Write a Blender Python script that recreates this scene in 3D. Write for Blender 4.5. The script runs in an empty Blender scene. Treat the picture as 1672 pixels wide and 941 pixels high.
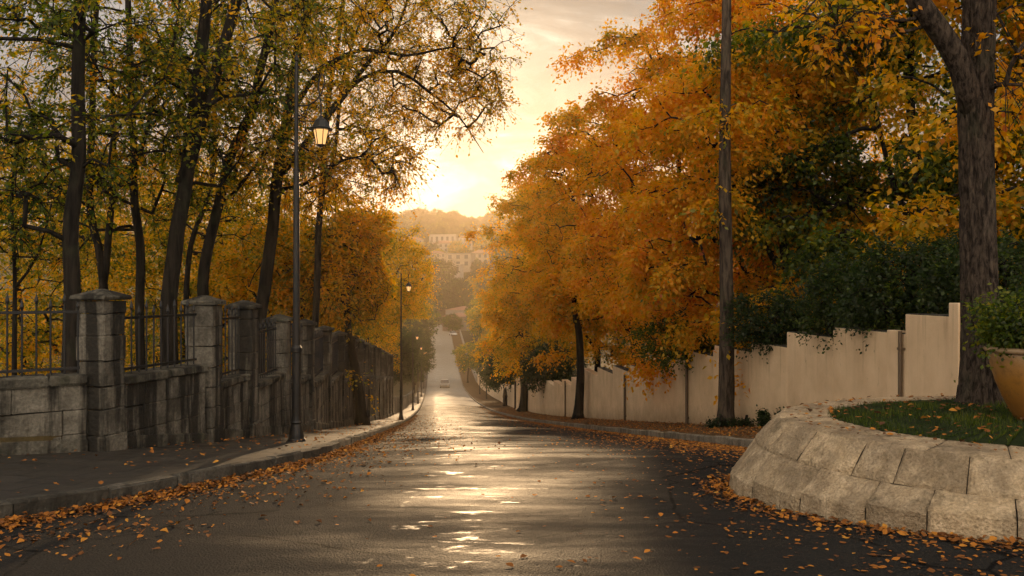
import bpy, math
import numpy as np
R = math.radians
C = bpy.context.scene.collection
EYE = 1.5            # camera height above the road under it
F = 1400.0           # focal length in photograph pixels (30 mm lens)
UP = np.array([0., 0., 1.])


def P(px, py, d):
    """world point seen at photograph pixel (px, py) at distance d down the street"""
    return np.array([(px - 836.) * d / F, d, EYE - (py - 470.5) * d / F])


def A(*v):
    return np.array(v, dtype=float)


def nrm(v):
    v = np.asarray(v, float)
    return v / (np.linalg.norm(v, axis=-1, keepdims=True) + 1e-9)


def hermite(xs, ys):
    xs = np.array(xs, float); ys = np.array(ys, float)
    h = np.diff(xs); s = np.diff(ys) / h
    m = np.zeros(len(xs)); m[0] = s[0]; m[-1] = s[-1]
    for i in range(1, len(xs) - 1):
        m[i] = 0 if s[i-1] * s[i] <= 0 else 2 * s[i-1] * s[i] / (s[i-1] + s[i])

    def f(x):
        x = np.clip(np.asarray(x, float), xs[0], xs[-1])
        i = np.clip(np.searchsorted(xs, x) - 1, 0, len(xs) - 2)
        t = (x - xs[i]) / h[i]
        return ((1 + 2*t) * (1-t)**2 * ys[i] + t * (1-t)**2 * h[i] * m[i]
                + t*t * (3 - 2*t) * ys[i+1] + t*t * (t - 1) * h[i] * m[i+1])
    return f


def catmull(pts, step=0.4):
    pts = np.array(pts, float)
    p = np.vstack([2*pts[0] - pts[1], pts, 2*pts[-1] - pts[-2]])
    out = []
    for i in range(1, len(p) - 2):
        n = max(2, int(np.linalg.norm(p[i+1] - p[i]) / step))
        t = np.linspace(0, 1, n, endpoint=False)[:, None]
        a, b, c, d = p[i-1], p[i], p[i+1], p[i+2]
        out.append(.5 * (2*b + (c-a)*t + (2*a - 5*b + 4*c - d)*t**2 + (3*b - a - 3*c + d)*t**3))
    out.append(pts[-1:])
    return np.vstack(out)


def vnoise(p, seed=0):
    """smooth value noise in [-1, 1] for an (n, 3) array"""
    p = np.asarray(p, float)
    i = np.floor(p).astype(np.int64); f = p - i; f = f*f*(3 - 2*f)
    def h(dx, dy, dz):
        q = (i[:, 0]+dx)*374761393 + (i[:, 1]+dy)*668265263 + (i[:, 2]+dz)*2147483647 + seed*144665
        q = (q ^ (q >> 13)) * 1274126177
        q = q ^ (q >> 16)
        return (q & 0xffff) / 32767.5 - 1
    r = 0
    for dx in (0, 1):
        for dy in (0, 1):
            for dz in (0, 1):
                w = (f[:, 0] if dx else 1-f[:, 0]) * (f[:, 1] if dy else 1-f[:, 1]) * (f[:, 2] if dz else 1-f[:, 2])
                r = r + w * h(dx, dy, dz)
    return r


def fbm(p, seed=0, n=4):
    r, a, s = 0, .5, 1.
    for k in range(n):
        r = r + a * vnoise(np.asarray(p) * s, seed + k); a *= .5; s *= 2.03
    return r


# ------------------------------------------------------------------ objects
def tag(o, label=None, cat=None, group=None, kind=None):
    if label: o['label'] = label
    if cat: o['category'] = cat
    if group: o['group'] = group
    if kind: o['kind'] = kind
    return o


def thing(name, label, cat, loc, group=None, rz=0.):
    o = bpy.data.objects.new(name, None); C.objects.link(o)
    o.location = tuple(loc); o.rotation_euler = (0, 0, rz); o.empty_display_size = .2
    return tag(o, label, cat, group)


def copy_tree(o, parent=None):
    c = o.copy(); C.objects.link(c)
    if parent is not None:
        c.parent = parent
    for ch in list(o.children):
        copy_tree(ch, c)
    return c


class MB:
    """collects polygons into one mesh"""
    def __init__(s):
        s.v = []; s.f = []; s.n = 0; s.uv = []

    def add(s, v, f, uv=None):
        v = np.asarray(v, float)
        s.v.append(v)
        s.uv.append(np.zeros((len(v), 2)) if uv is None else np.asarray(uv, float))
        s.f.append([[i + s.n for i in q] for q in f] if not isinstance(f, np.ndarray) else (f + s.n).tolist())
        s.n += len(v)
        return s

    def box(s, c, half, ux=(1, 0, 0), uz=(0, 0, 1), e=.01, jit=None):
        """chamfered box, centre c, half sizes, local x and z axes"""
        ux = nrm(ux); uz = np.asarray(uz, float); uz = nrm(uz - ux * uz.dot(ux)); uy = np.cross(uz, ux)
        half = np.array(half, float); e = min(e, half.min() * .45)
        V = []; idx = {}
        for sx in (-1, 1):
            for sy in (-1, 1):
                for sz in (-1, 1):
                    sg = np.array([sx, sy, sz])
                    for ax in range(3):
                        p = sg * (half - e); p[ax] = sg[ax] * half[ax]
                        idx[(sx, sy, sz, ax)] = len(V); V.append(p)
        V = np.array(V)
        if jit is not None:
            V = V + jit.normal(0, e * .35, V.shape)
        fs = []
        for ax in range(3):
            o1, o2 = (ax+1) % 3, (ax+2) % 3
            for sg in (-1, 1):
                q = []
                for a, b in ((-1, -1), (1, -1), (1, 1), (-1, 1)):
                    k = [0, 0, 0]; k[ax] = sg; k[o1] = a; k[o2] = b
                    q.append(idx[(*k, ax)])
                fs.append(q if sg > 0 else q[::-1])
        for ax in range(3):
            o1, o2 = (ax+1) % 3, (ax+2) % 3
            for a in (-1, 1):
                for b in (-1, 1):
                    k0 = [0, 0, 0]; k0[o1] = a; k0[o2] = b; k1 = list(k0); k0[ax] = -1; k1[ax] = 1
                    q = [idx[(*k0, o1)], idx[(*k1, o1)], idx[(*k1, o2)], idx[(*k0, o2)]]
                    fs.append(q if a*b > 0 else q[::-1])
        for sx in (-1, 1):
            for sy in (-1, 1):
                for sz in (-1, 1):
                    q = [idx[(sx, sy, sz, a)] for a in range(3)]
                    fs.append(q if sx*sy*sz > 0 else q[::-1])
        W = np.asarray(c) + V[:, :1]*ux + V[:, 1:2]*uy + V[:, 2:]*uz
        t_ = (abs(np.sin(np.dot(np.asarray(c, float), (12.9898, 78.233, 37.719)))*43758.5453)) % 1
        return s.add(W, fs, np.full((len(W), 2), t_))

    def tube(s, pts, r, n=8, caps=True):
        pts = np.asarray(pts, float); k = len(pts)
        r = np.broadcast_to(np.asarray(r, float), (k,))
        t = nrm(np.gradient(pts, axis=0))
        m = nrm(pts[-1] - pts[0])
        ref = A(1, 0, 0) if abs(m[0]) < .6 else A(0, 1, 0)
        a = nrm(np.cross(t, ref)); b = np.cross(t, a)
        an = np.arange(n) * 2*np.pi / n
        V = (pts[:, None] + r[:, None, None] * (np.cos(an)[None, :, None]*a[:, None] + np.sin(an)[None, :, None]*b[:, None])).reshape(-1, 3)
        i = np.arange(k-1)[:, None] * n; j = np.arange(n)[None]; j2 = (j+1) % n
        fs = np.stack([i+j, i+j2, i+n+j2, i+n+j], -1).reshape(-1, 4)[:, ::-1].tolist()
        if caps:
            fs.append(list(range(n))); fs.append(list(range((k-1)*n, k*n))[::-1])
        L = np.concatenate([[0], np.cumsum(np.linalg.norm(np.diff(pts, axis=0), axis=1))])
        uv = np.stack([np.tile(an / (2*np.pi), k), np.repeat(L, n)], -1)
        return s.add(V, fs, uv)

    def lathe(s, prof, c=(0, 0, 0), n=24):
        prof = np.array(prof, float); k = len(prof)
        an = np.arange(n) * 2*np.pi / n
        V = np.stack([prof[:, :1]*np.cos(an), prof[:, :1]*np.sin(an), np.repeat(prof[:, 1:], n, 1)], -1).reshape(-1, 3) + np.asarray(c)
        i = np.arange(k-1)[:, None]*n; j = np.arange(n)[None]; j2 = (j+1) % n
        fs = np.stack([i+j, i+j2, i+n+j2, i+n+j], -1).reshape(-1, 4).tolist()
        return s.add(V, fs)

    def build(s, name, m, parent=None, smooth=False, off=None):
        V = np.vstack(s.v)
        if off is not None:
            V = V - np.asarray(off)
        me = bpy.data.meshes.new(name)
        F_ = [q for f in s.f for q in f]
        me.from_pydata(V.tolist(), [], F_)
        uv = np.vstack(s.uv)
        lay = me.uv_layers.new(name='uv')
        li = np.empty(len(me.loops), np.int32); me.loops.foreach_get('vertex_index', li)
        lay.data.foreach_set('uv', uv[li].astype(np.float32).ravel())
        if smooth:
            me.polygons.foreach_set('use_smooth', np.ones(len(me.polygons), bool))
        me.update()
        o = bpy.data.objects.new(name, me); C.objects.link(o)
        me.materials.append(m)
        if parent is not None:
            o.parent = parent
        return o


def grid_faces(nu, nv):
    i = np.arange(nu-1)[:, None]*nv; j = np.arange(nv-1)[None]
    return np.stack([i+j, i+nv+j, i+nv+j+1, i+j+1], -1).reshape(-1, 4)


def sheet(name, V, m, uv=None, smooth=True, kind='structure', parent=None, flip=False):
    """V: (nu, nv, 3) grid"""
    nu, nv = V.shape[:2]
    f = grid_faces(nu, nv)
    if flip: f = f[:, ::-1]
    b = MB().add(V.reshape(-1, 3), f, None if uv is None else uv.reshape(-1, 2))
    o = b.build(name, m, parent, smooth)
    if kind: o['kind'] = kind
    return o


# ------------------------------------------------------------------ materials
def mat(name):
    m = bpy.data.materials.new(name); m.use_nodes = True
    nt = m.node_tree; nt.nodes.clear()
    out = nt.nodes.new('ShaderNodeOutputMaterial')
    return m, nt, out


def N(nt, typ, **kw):
    n = nt.nodes.new('ShaderNode' + typ)
    for k, v in kw.items():
        if k == 'inp':
            for a, b in v.items():
                if hasattr(b, 'is_output'): nt.links.new(b, n.inputs[a])
                else: n.inputs[a].default_value = b
        else:
            setattr(n, k, v)
    return n


def ramp(nt, fac, stops, interp='LINEAR'):
    n = nt.nodes.new('ShaderNodeValToRGB'); n.color_ramp.interpolation = interp
    e = n.color_ramp.elements
    while len(e) > 1: e.remove(e[-1])
    for k, (p, c) in enumerate(stops):
        x = e[0] if k == 0 else e.new(p)
        x.position = p
        x.color = (c, c, c, 1) if isinstance(c, (int, float)) else (*c, 1)
    nt.links.new(fac, n.inputs[0])
    return n.outputs[0]


def mixc(nt, f, a, b, blend='MIX'):
    n = nt.nodes.new('ShaderNodeMix'); n.data_type = 'RGBA'; n.blend_type = blend
    for k, v in ((0, f), (6, a), (7, b)):
        if hasattr(v, 'is_output'): nt.links.new(v, n.inputs[k])
        else: n.inputs[k].default_value = v if k == 0 else ((*v, 1) if len(v) == 3 else v)
    return n.outputs[2]


def noise(nt, co, scale, detail=4, rough=.55, sc=None, dist=0.):
    if sc is not None:
        co = N(nt, 'Mapping', inp={0: co, 3: sc}).outputs[0]
    n = N(nt, 'TexNoise', inp={'Vector': co, 'Scale': scale, 'Detail': detail, 'Roughness': rough, 'Distortion': dist})
    return n.outputs[0]


def bump(nt, h, strength, dist, normal=None):
    n = N(nt, 'Bump', inp={'Height': h, 'Strength': strength, 'Distance': dist})
    if normal is not None: nt.links.new(normal, n.inputs['Normal'])
    return n.outputs[0]


def princ(nt, out, **kw):
    b = N(nt, 'BsdfPrincipled', inp={k.replace('_', ' '): v for k, v in kw.items()})
    nt.links.new(b.outputs[0], out.inputs[0])
    return b


def geo(nt):
    return N(nt, 'NewGeometry').outputs['Position']


def simple(name, col, rough=.7, metal=0., bumpscale=None, var=.25, emit=None):
    m, nt, out = mat(name)
    co = geo(nt)
    n = noise(nt, co, 6, 5)
    c = mixc(nt, n, tuple(x*(1-var) for x in col), tuple(x*(1+var) for x in col))
    kw = dict(Base_Color=c, Roughness=rough, Metallic=metal)
    if bumpscale:
        kw['Normal'] = bump(nt, noise(nt, co, bumpscale, 6), .5, .02)
    b = princ(nt, out, **kw)
    return m


def m_leaf():
    m, nt, out = mat('leaf')
    t = N(nt, 'Attribute', attribute_name='tone').outputs['Fac']
    c = ramp(nt, t, [(0., (.010, .022, .010)), (.2, (.028, .050, .012)), (.33, (.085, .125, .012)), (.44, (.21, .205, .012)), (.55, (.60, .35, .010)),
                     (.70, (.74, .33, .006)), (.86, (.52, .13, .006)), (1., (.15, .045, .012))])
    d = N(nt, 'BsdfDiffuse', inp={0: c})
    hs = N(nt, 'HueSaturation', inp={'Color': c, 'Saturation': 1.1, 'Value': 1.4})
    tr = N(nt, 'BsdfTranslucent', inp={0: hs.outputs[0]})
    mx = N(nt, 'MixShader', inp={0: .6, 1: d.outputs[0], 2: tr.outputs[0]})
    gl = N(nt, 'BsdfGlossy', inp={0: (.9, .85, .75, 1), 1: .5})
    m2 = N(nt, 'MixShader', inp={0: .022, 1: mx.outputs[0], 2: gl.outputs[0]})
    nt.links.new(m2.outputs[0], out.inputs[0])
    return m


def m_litter():
    m, nt, out = mat('fallen_leaf')
    t = N(nt, 'Attribute', attribute_name='tone').outputs['Fac']
    c = ramp(nt, t, [(0., (.07, .030, .012)), (.35, (.20, .070, .012)), (.7, (.36, .13, .015)), (1., (.46, .22, .03))])
    princ(nt, out, Base_Color=c, Roughness=.75, Specular_IOR_Level=.2)
    return m


def m_bark(name, c0, c1, scale=9., strength=.9, st=.16):
    m, nt, out = mat(name)
    co = geo(nt)
    a = noise(nt, co, scale, 6, .65, (1, 1, st), .6)
    b = noise(nt, co, 2.2, 4)
    c = mixc(nt, ramp(nt, a, [(.40, 0.), (.60, 1.)]), c0, c1)
    c = mixc(nt, ramp(nt, b, [(.55, 0.), (.75, .35)]), c, (.05, .055, .03))
    princ(nt, out, Base_Color=c, Roughness=.9, Specular_IOR_Level=.12, Normal=bump(nt, a, strength, .03))
    return m


def m_road():
    m, nt, out = mat('wet_asphalt')
    co = geo(nt)
    big = noise(nt, co, .7, 5, .6, (.7, 1.2, 1))
    mid = noise(nt, co, 1.7, 6, .65, (.45, 1.6, 1), .4)
    fine = noise(nt, co, 90, 3, .75)
    agg = N(nt, 'TexVoronoi', inp={'Vector': co, 'Scale': 58.}).outputs['Distance']
    sep = N(nt, 'SeparateXYZ', inp={0: co})
    # worn, wet centre of the carriageway, drier edges: distance from the centre line x = 1.95 - .09 y
    xc = N(nt, 'Math', operation='MULTIPLY_ADD', inp={0: sep.outputs[1], 1: .09, 2: sep.outputs[0]}).outputs[0]
    off = N(nt, 'Math', operation='ADD', inp={0: xc, 1: -.75}).outputs[0]
    ab = N(nt, 'Math', operation='ABSOLUTE', inp={0: off}).outputs[0]
    wear = N(nt, 'MapRange', inp={0: ab, 1: .3, 2: 2.6, 3: .05, 4: -.09}).outputs[0]
    wet = N(nt, 'Math', operation='ADD', inp={0: N(nt, 'Math', operation='ADD', inp={0: N(nt, 'Math', operation='MULTIPLY', inp={0: big, 1: .55}).outputs[0], 1: N(nt, 'Math', operation='MULTIPLY', inp={0: mid, 1: .45}).outputs[0]}).outputs[0], 1: wear}).outputs[0]
    rough = ramp(nt, wet, [(.42, .75), (.54, .60), (.66, .50), (.78, .40)])
    c = mixc(nt, fine, (.014, .0135, .013), (.046, .043, .039))
    c = mixc(nt, ramp(nt, wet, [(.40, .0), (.66, .6)]), c, (.016, .015, .014))
    wob = mixc(nt, .18, co, N(nt, 'TexNoise', inp={'Vector': co, 'Scale': 1.4, 'Detail': 4.}).outputs['Color'], 'ADD')
    crk = N(nt, 'TexVoronoi', feature='DISTANCE_TO_EDGE', inp={'Vector': wob, 'Scale': .55}).outputs['Distance']
    crm = N(nt, 'Math', operation='MULTIPLY', inp={0: ramp(nt, crk, [(.004, 1.), (.012, 0.)]), 1: ramp(nt, mid, [(.42, 0.), (.52, .8)])}).outputs[0]
    c = mixc(nt, crm, c, (.006, .006, .006))
    patch = noise(nt, co, .5, 3, .5, (.5, .5, 1))
    c = mixc(nt, ramp(nt, patch, [(.55, 0.), (.62, .35)]), c, (.055, .045, .034))
    far_pale = N(nt, 'MapRange', inp={0: sep.outputs[1], 1: 97., 2: 104., 3: 0., 4: 1.}).outputs[0]  # older far surface, its colour also lightened to offset the tree shade
    c = mixc(nt, far_pale, c, mixc(nt, mid, (.22, .19, .15), (.34, .30, .24)))
    flat = ramp(nt, wet, [(.56, 1.), (.74, .6)])
    nb = bump(nt, N(nt, 'Math', operation='MULTIPLY', inp={0: mid, 1: 1.}).outputs[0], .35, .035)
    nb2 = N(nt, 'Bump', inp={'Height': N(nt, 'Math', operation='ADD', inp={0: agg, 1: fine}).outputs[0], 'Strength': flat, 'Distance': .012, 'Normal': nb}).outputs[0]
    # small shallow puddles in the worn strip and a wandering wet seam
    pn = noise(nt, co, 3.4, 6, .68, (.55, 1.4, 1), .6)
    ab2 = N(nt, 'Math', operation='ABSOLUTE', inp={0: N(nt, 'Math', operation='ADD', inp={0: off, 1: .55}).outputs[0]}).outputs[0]
    near = N(nt, 'MapRange', inp={0: ab2, 1: .1, 2: 1.3, 3: .035, 4: -.14}).outputs[0]
    pud = ramp(nt, N(nt, 'Math', operation='ADD', inp={0: pn, 1: near}).outputs[0], [(.585, 0.), (.70, .9)])
    sn = noise(nt, N(nt, 'Mapping', inp={0: co, 3: (.01, 1, .01)}).outputs[0], .55, 4, .6)
    sx = N(nt, 'Math', operation='ABSOLUTE', inp={0: N(nt, 'Math', operation='ADD', inp={0: N(nt, 'Math', operation='MULTIPLY_ADD', inp={0: sn, 1: -.55, 2: sep.outputs[0]}).outputs[0], 1: 1.18}).outputs[0]}).outputs[0]
    seam = N(nt, 'Math', operation='MULTIPLY', inp={0: ramp(nt, sx, [(.008, 1.), (.028, 0.)]), 1: ramp(nt, pn, [(.54, 0.), (.64, .45)])}).outputs[0]
    pud = N(nt, 'Math', operation='MAXIMUM', inp={0: pud, 1: seam}).outputs[0]
    rough = mixc(nt, pud, rough, (.24, .24, .24))
    spec = mixc(nt, pud, ramp(nt, wet, [(.46, .012), (.58, .03), (.68, .06), (.78, .12)]), (.20, .20, .20))
    nb3 = N(nt, 'Mix', data_type='VECTOR'); nt.links.new(N(nt, 'Math', operation='MULTIPLY', inp={0: pud, 1: .8}).outputs[0], nb3.inputs[0]); nt.links.new(nb2, nb3.inputs[4]); nt.links.new(nb, nb3.inputs[5])
    princ(nt, out, Base_Color=c, Roughness=rough, Normal=nb3.outputs[1], Specular_IOR_Level=spec)
    return m


def m_pavement():
    m, nt, out = mat('pavement_slabs')
    co = geo(nt)
    br = N(nt, 'TexBrick', inp={'Vector': N(nt, 'Mapping', inp={0: co, 2: (0, 0, R(5.1))}).outputs[0], 'Color1': (.036, .031, .026, 1), 'Color2': (.050, .043, .035, 1), 'Mortar': (.016, .015, .013, 1),
                               'Scale': 1., 'Mortar Size': .012, 'Brick Width': .6, 'Row Height': .45})
    n = noise(nt, co, 3, 6, .65)
    c = mixc(nt, ramp(nt, n, [(.35, .8), (.65, .0)]), br.outputs[0], (.030, .026, .020))
    h = N(nt, 'Math', operation='ADD', inp={0: n, 1: N(nt, 'Math', operation='MULTIPLY', inp={0: br.outputs['Fac'], 1: -.6}).outputs[0]}).outputs[0]
    princ(nt, out, Base_Color=c, Roughness=ramp(nt, n, [(.3, .5), (.7, .85)]), Specular_IOR_Level=.12, Normal=bump(nt, h, .6, .02))
    return m


def m_stone(name, lo, hi, stain=(.016, .0145, .012), amount=.9, streak=True, moss=None, scale=1., bd=.03):
    m, nt, out = mat(name)
    co = geo(nt)
    a = noise(nt, co, 5*scale, 8, .7)
    b = noise(nt, co, 28*scale, 6, .7)
    pit = N(nt, 'TexVoronoi', inp={'Vector': N(nt, 'Mapping', inp={0: co, 3: (1, 1, 1)}).outputs[0], 'Scale': 24.*scale}).outputs['Distance']
    c = mixc(nt, ramp(nt, a, [(.3, 0.), (.7, 1.)]), lo, hi)
    c = mixc(nt, ramp(nt, b, [(.35, .55), (.6, 0.)]), c, tuple(x*.45 for x in lo))
    tint = N(nt, 'SeparateXYZ', inp={0: N(nt, 'UVMap').outputs[0]}).outputs[0]
    c = mixc(nt, 1., c, ramp(nt, tint, [(0., (.80, .79, .77)), (.5, (1., 1., 1.)), (1., (1.14, 1.12, 1.08))]), 'MULTIPLY')
    if streak:
        s = noise(nt, co, 2.6, 5, .6, (1.5, 1.5, .14))
        c = mixc(nt, ramp(nt, s, [(.45, 0.), (.56, amount)]), c, stain)
        s2 = noise(nt, co, 1.1, 6, .7)
        c = mixc(nt, ramp(nt, s2, [(.48, 0.), (.66, amount*.8)]), c, stain)
    if moss:
        s3 = noise(nt, co, 3.7, 6, .7)
        c = mixc(nt, ramp(nt, s3, [(.56, 0.), (.7, .6)]), c, moss)
    h = N(nt, 'Math', operation='ADD', inp={0: a, 1: N(nt, 'Math', operation='MULTIPLY', inp={0: b, 1: .6}).outputs[0]}).outputs[0]
    h = N(nt, 'Math', operation='ADD', inp={0: h, 1: N(nt, 'Math', operation='MULTIPLY', inp={0: pit, 1: .35}).outputs[0]}).outputs[0]
    princ(nt, out, Base_Color=c, Roughness=.88, Specular_IOR_Level=.15, Normal=bump(nt, h, .9, bd))
    return m


def m_stucco():
    m, nt, out = mat('cream_stucco')
    co = geo(nt)
    a = noise(nt, co, 1.3, 6, .6)
    b = noise(nt, co, 45, 4, .6)
    c = mixc(nt, ramp(nt, a, [(.3, 0.), (.7, 1.)]), (.60, .43, .26), (.76, .565, .36))
    s = noise(nt, co, 2.1, 6, .65, (1.6, 1.6, .10))
    c = mixc(nt, ramp(nt, s, [(.52, 0.), (.80, .20)]), c, (.30, .205, .12))
    s2 = noise(nt, co, 5.5, 6, .7, (1.3, 1.3, .5))
    c = mixc(nt, ramp(nt, s2, [(.64, 0.), (.76, .75)]), c, (.06, .045, .03))
    s4 = noise(nt, co, 9, 5, .7, (2, 2, .12))
    c = mixc(nt, ramp(nt, s4, [(.64, 0.), (.80, .35)]), c, (.16, .11, .06))
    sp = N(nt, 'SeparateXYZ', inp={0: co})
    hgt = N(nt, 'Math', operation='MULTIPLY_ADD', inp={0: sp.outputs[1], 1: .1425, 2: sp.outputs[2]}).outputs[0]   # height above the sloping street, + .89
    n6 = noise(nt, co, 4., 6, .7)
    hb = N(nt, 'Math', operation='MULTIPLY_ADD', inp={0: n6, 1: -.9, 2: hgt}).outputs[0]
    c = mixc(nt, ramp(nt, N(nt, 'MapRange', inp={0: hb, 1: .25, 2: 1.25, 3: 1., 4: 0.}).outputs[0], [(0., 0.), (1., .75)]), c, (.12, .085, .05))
    dr = noise(nt, co, 7., 5, .65, (1.2, 1.2, .06))
    ht = N(nt, 'MapRange', inp={0: hgt, 1: 1.9, 2: 2.9, 3: 0., 4: 1.}).outputs[0]
    drm = N(nt, 'Math', operation='MULTIPLY', inp={0: ht, 1: ramp(nt, dr, [(.54, 0.), (.72, .45)])}).outputs[0]
    c = mixc(nt, drm, c, (.13, .09, .055))
    princ(nt, out, Base_Color=c, Roughness=.92, Specular_IOR_Level=.1, Normal=bump(nt, b, .3, .008, bump(nt, a, .4, .05)))
    return m


def m_dirt(name, lo, hi, rough=.95, sc=3.):
    m, nt, out = mat(name)
    co = geo(nt)
    n = noise(nt, co, sc, 7, .7); n2 = noise(nt, co, sc*9, 4, .7)
    c = mixc(nt, ramp(nt, n, [(.35, 0.), (.65, 1.)]), lo, hi)
    c = mixc(nt, ramp(nt, n2, [(.45, 0.), (.7, .7)]), c, tuple(x*.4 for x in lo))
    princ(nt, out, Base_Color=c, Roughness=rough, Specular_IOR_Level=.1, Normal=bump(nt, n2, .8, .03))
    return m


def m_glaze():
    m, nt, out = mat('ochre_glazed_clay')
    co = N(nt, 'TexCoord').outputs['Object']
    z = N(nt, 'SeparateXYZ', inp={0: co}).outputs[2]
    n = noise(nt, co, 3.2, 5, .6, (1, 1, .45), .5)
    e = N(nt, 'Math', operation='MULTIPLY_ADD', inp={0: n, 1: .30, 2: z}).outputs[0]
    # glaze run: bare pale clay round the shoulder, ochre glaze on the belly
    c = ramp(nt, e, [(.30, (.20, .085, .016)), (.50, (.30, .135, .022)), (.66, (.33, .17, .055)), (.80, (.30, .20, .11))])
    c = mixc(nt, ramp(nt, noise(nt, co, 14, 5, .7), [(.48, 0.), (.70, .6)]), c, (.11, .055, .018))
    princ(nt, out, Base_Color=c, Roughness=.42, Normal=bump(nt, n, .2, .02))
    return m


def m_emit(name, col, s):
    m, nt, out = mat(name)
    e = N(nt, 'Emission', inp={0: (*col, 1), 1: s})
    nt.links.new(e.outputs[0], out.inputs[0])
    return m


LEAF = m_leaf(); LITTER = m_litter()
BARK_DARK = m_bark('dark_bark', (.007, .006, .005), (.026, .021, .016))
BARK_PINE = m_bark('furrowed_bark', (.014, .010, .008), (.080, .059, .043), 26., 1., .32)
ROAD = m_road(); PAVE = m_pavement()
STONE_L = m_stone('stained_limestone', (.10, .09, .072), (.25, .223, .178), amount=.93)
STONE_CAP = m_stone('mossy_coping_stone', (.06, .056, .045), (.20, .18, .14), moss=(.035, .04, .018))
STONE_P = m_stone('tan_rockface_stone', (.50, .365, .215), (.80, .625, .42), stain=(.10, .075, .05), amount=.35, moss=(.07, .06, .03), scale=1.7, bd=.07)
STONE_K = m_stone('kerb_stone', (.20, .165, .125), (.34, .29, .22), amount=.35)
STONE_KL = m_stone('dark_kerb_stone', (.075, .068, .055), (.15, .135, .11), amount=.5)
MORTAR = simple('mortar', (.10, .08, .055), .95)
STUCCO = m_stucco()
VERGE = m_dirt('leafy_dirt', (.075, .045, .022), (.15, .085, .035), sc=4.)
SOIL = m_dirt('park_soil', (.05, .038, .018), (.11, .075, .028), sc=1.)
HILLM = m_dirt('wooded_hill', (.05, .048, .022), (.10, .08, .035), sc=.03)
LAWN = m_dirt('lawn_soil', (.016, .026, .008), (.03, .042, .012), sc=5.)
IRON = simple('black_iron', (.014, .013, .012), .45, .4)
POLEW = m_bark('weathered_pole_wood', (.022, .016, .012), (.085, .063, .045), 12., .8)
GLAZE = m_glaze()
LAMPG = m_emit('lit_lamp_glass', (1., .52, .18), .75)
GLASSD = simple('dark_window_glass', (.06, .055, .05), .2)
WHITE = simple('pale_render', (.28, .24, .19), .85, var=.12)
CREAM = simple('cream_render', (.27, .21, .145), .85, var=.12)
TILE = simple('roof_tiles', (.26, .13, .075), .85)
CARW = simple('white_car_paint', (.62, .61, .59), .25, var=.04)
CARB = simple('beige_car_paint', (.20, .165, .12), .28, var=.06)
RUBBER = simple('tyre_rubber', (.012, .012, .012), .8)
TAR = simple('tar_seam', (.02, .019, .017), .5, bumpscale=30)
PIPE = simple('brown_drainpipe', (.10, .065, .035), .6)

# ------------------------------------------------------------------ the lie of the land
G = hermite([-80, -20, 0, 5, 7, 9, 10.7, 12, 14.6, 24, 32.7, 56, 97, 140, 174, 200, 248, 300, 350, 420, 600],
            [1.2, 1.42, 1.5, 1.69, 1.85, 2.02, 2.18, 2.34, 2.69, 4.05, 5.29, 8.5, 13.4, 17.3, 19.2, 18.9, 17.5, 15.4, 14.6, 13.6, 13.])
def zr(y): return EYE - G(y)
KLf = hermite([-20, -4, 0, 2, 4.5, 6.9, 9.2, 10.7, 12.2, 14.6, 24, 500], [-60, -40, -20, -12, -6.6, -4.12, -3.19, -2.82, -2.72, -2.86, -3.71, -46.55])
def KL(y): return np.where(np.asarray(y) > 24, -1.55 - .09*np.asarray(y, float), KLf(y))
KRf = hermite([-20, 9.2, 9.9, 10.2, 10.6, 11.2, 12, 13, 14.6, 24, 500], [70, 40, 20, 12, 8, 6.3, 5.2, 4.55, 4.14, 3.29, -39.55])
def KR(y): return np.where(np.asarray(y) > 24, 5.45 - .09*np.asarray(y, float), KRf(y))
WLf = hermite([-20, 0, 4, 7.5, 9.15, 11, 13.2, 15, 17.5, 20], [-80, -40, -17, -10.5, -7.6, -5.27, -4.80, -4.72, -4.76, -4.84])
def WL(y): return np.where(np.asarray(y) > 20, -3.04 - .09*np.asarray(y, float), WLf(y))
WRo = hermite([60, 95, 118, 400], [1.86, 2.6, 3.0, 3.2])
def WR(y):
    y = np.asarray(y, float)
    far = 5.45 - .09*y + WRo(y)
    mid = 8.15 - .104*y
    nearf = hermite([-20, 10.6, 10.9, 11.0, 11.3, 11.6, 12.5], [90, 40, 20, 12, 8., 6.95, 6.85])(y)
    return np.where(y > 60, far, np.where(y > 12.5, mid, nearf))


hillf = hermite([420, 470, 520, 620, 720, 850, 950, 1400], [-13.6, -6, 6, 26, 42, 58, 60, 40])
def side_z(x, y):
    """terrain height at (x, y), away from the street"""
    x = np.asarray(x, float); y = np.asarray(y, float)
    l = WL(y) - x; r = x - WR(y) - .1
    b = zr(y)
    k = np.clip((230 - y) / 60, 0, 1)
    zl = b + .35 - .02*np.clip(l, 0, 60)*k
    z_r = b + .25 + k*(1.25 + .17*np.clip(r, 0, 25))
    zm = b - .35
    z = np.where(l > 0, zl, np.where(r > 0, z_r, zm))
    h = EYE + hillf(y)
    q = np.clip((y - 420) / 30, 0, 1)
    return z*(1-q) + h*q


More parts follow.
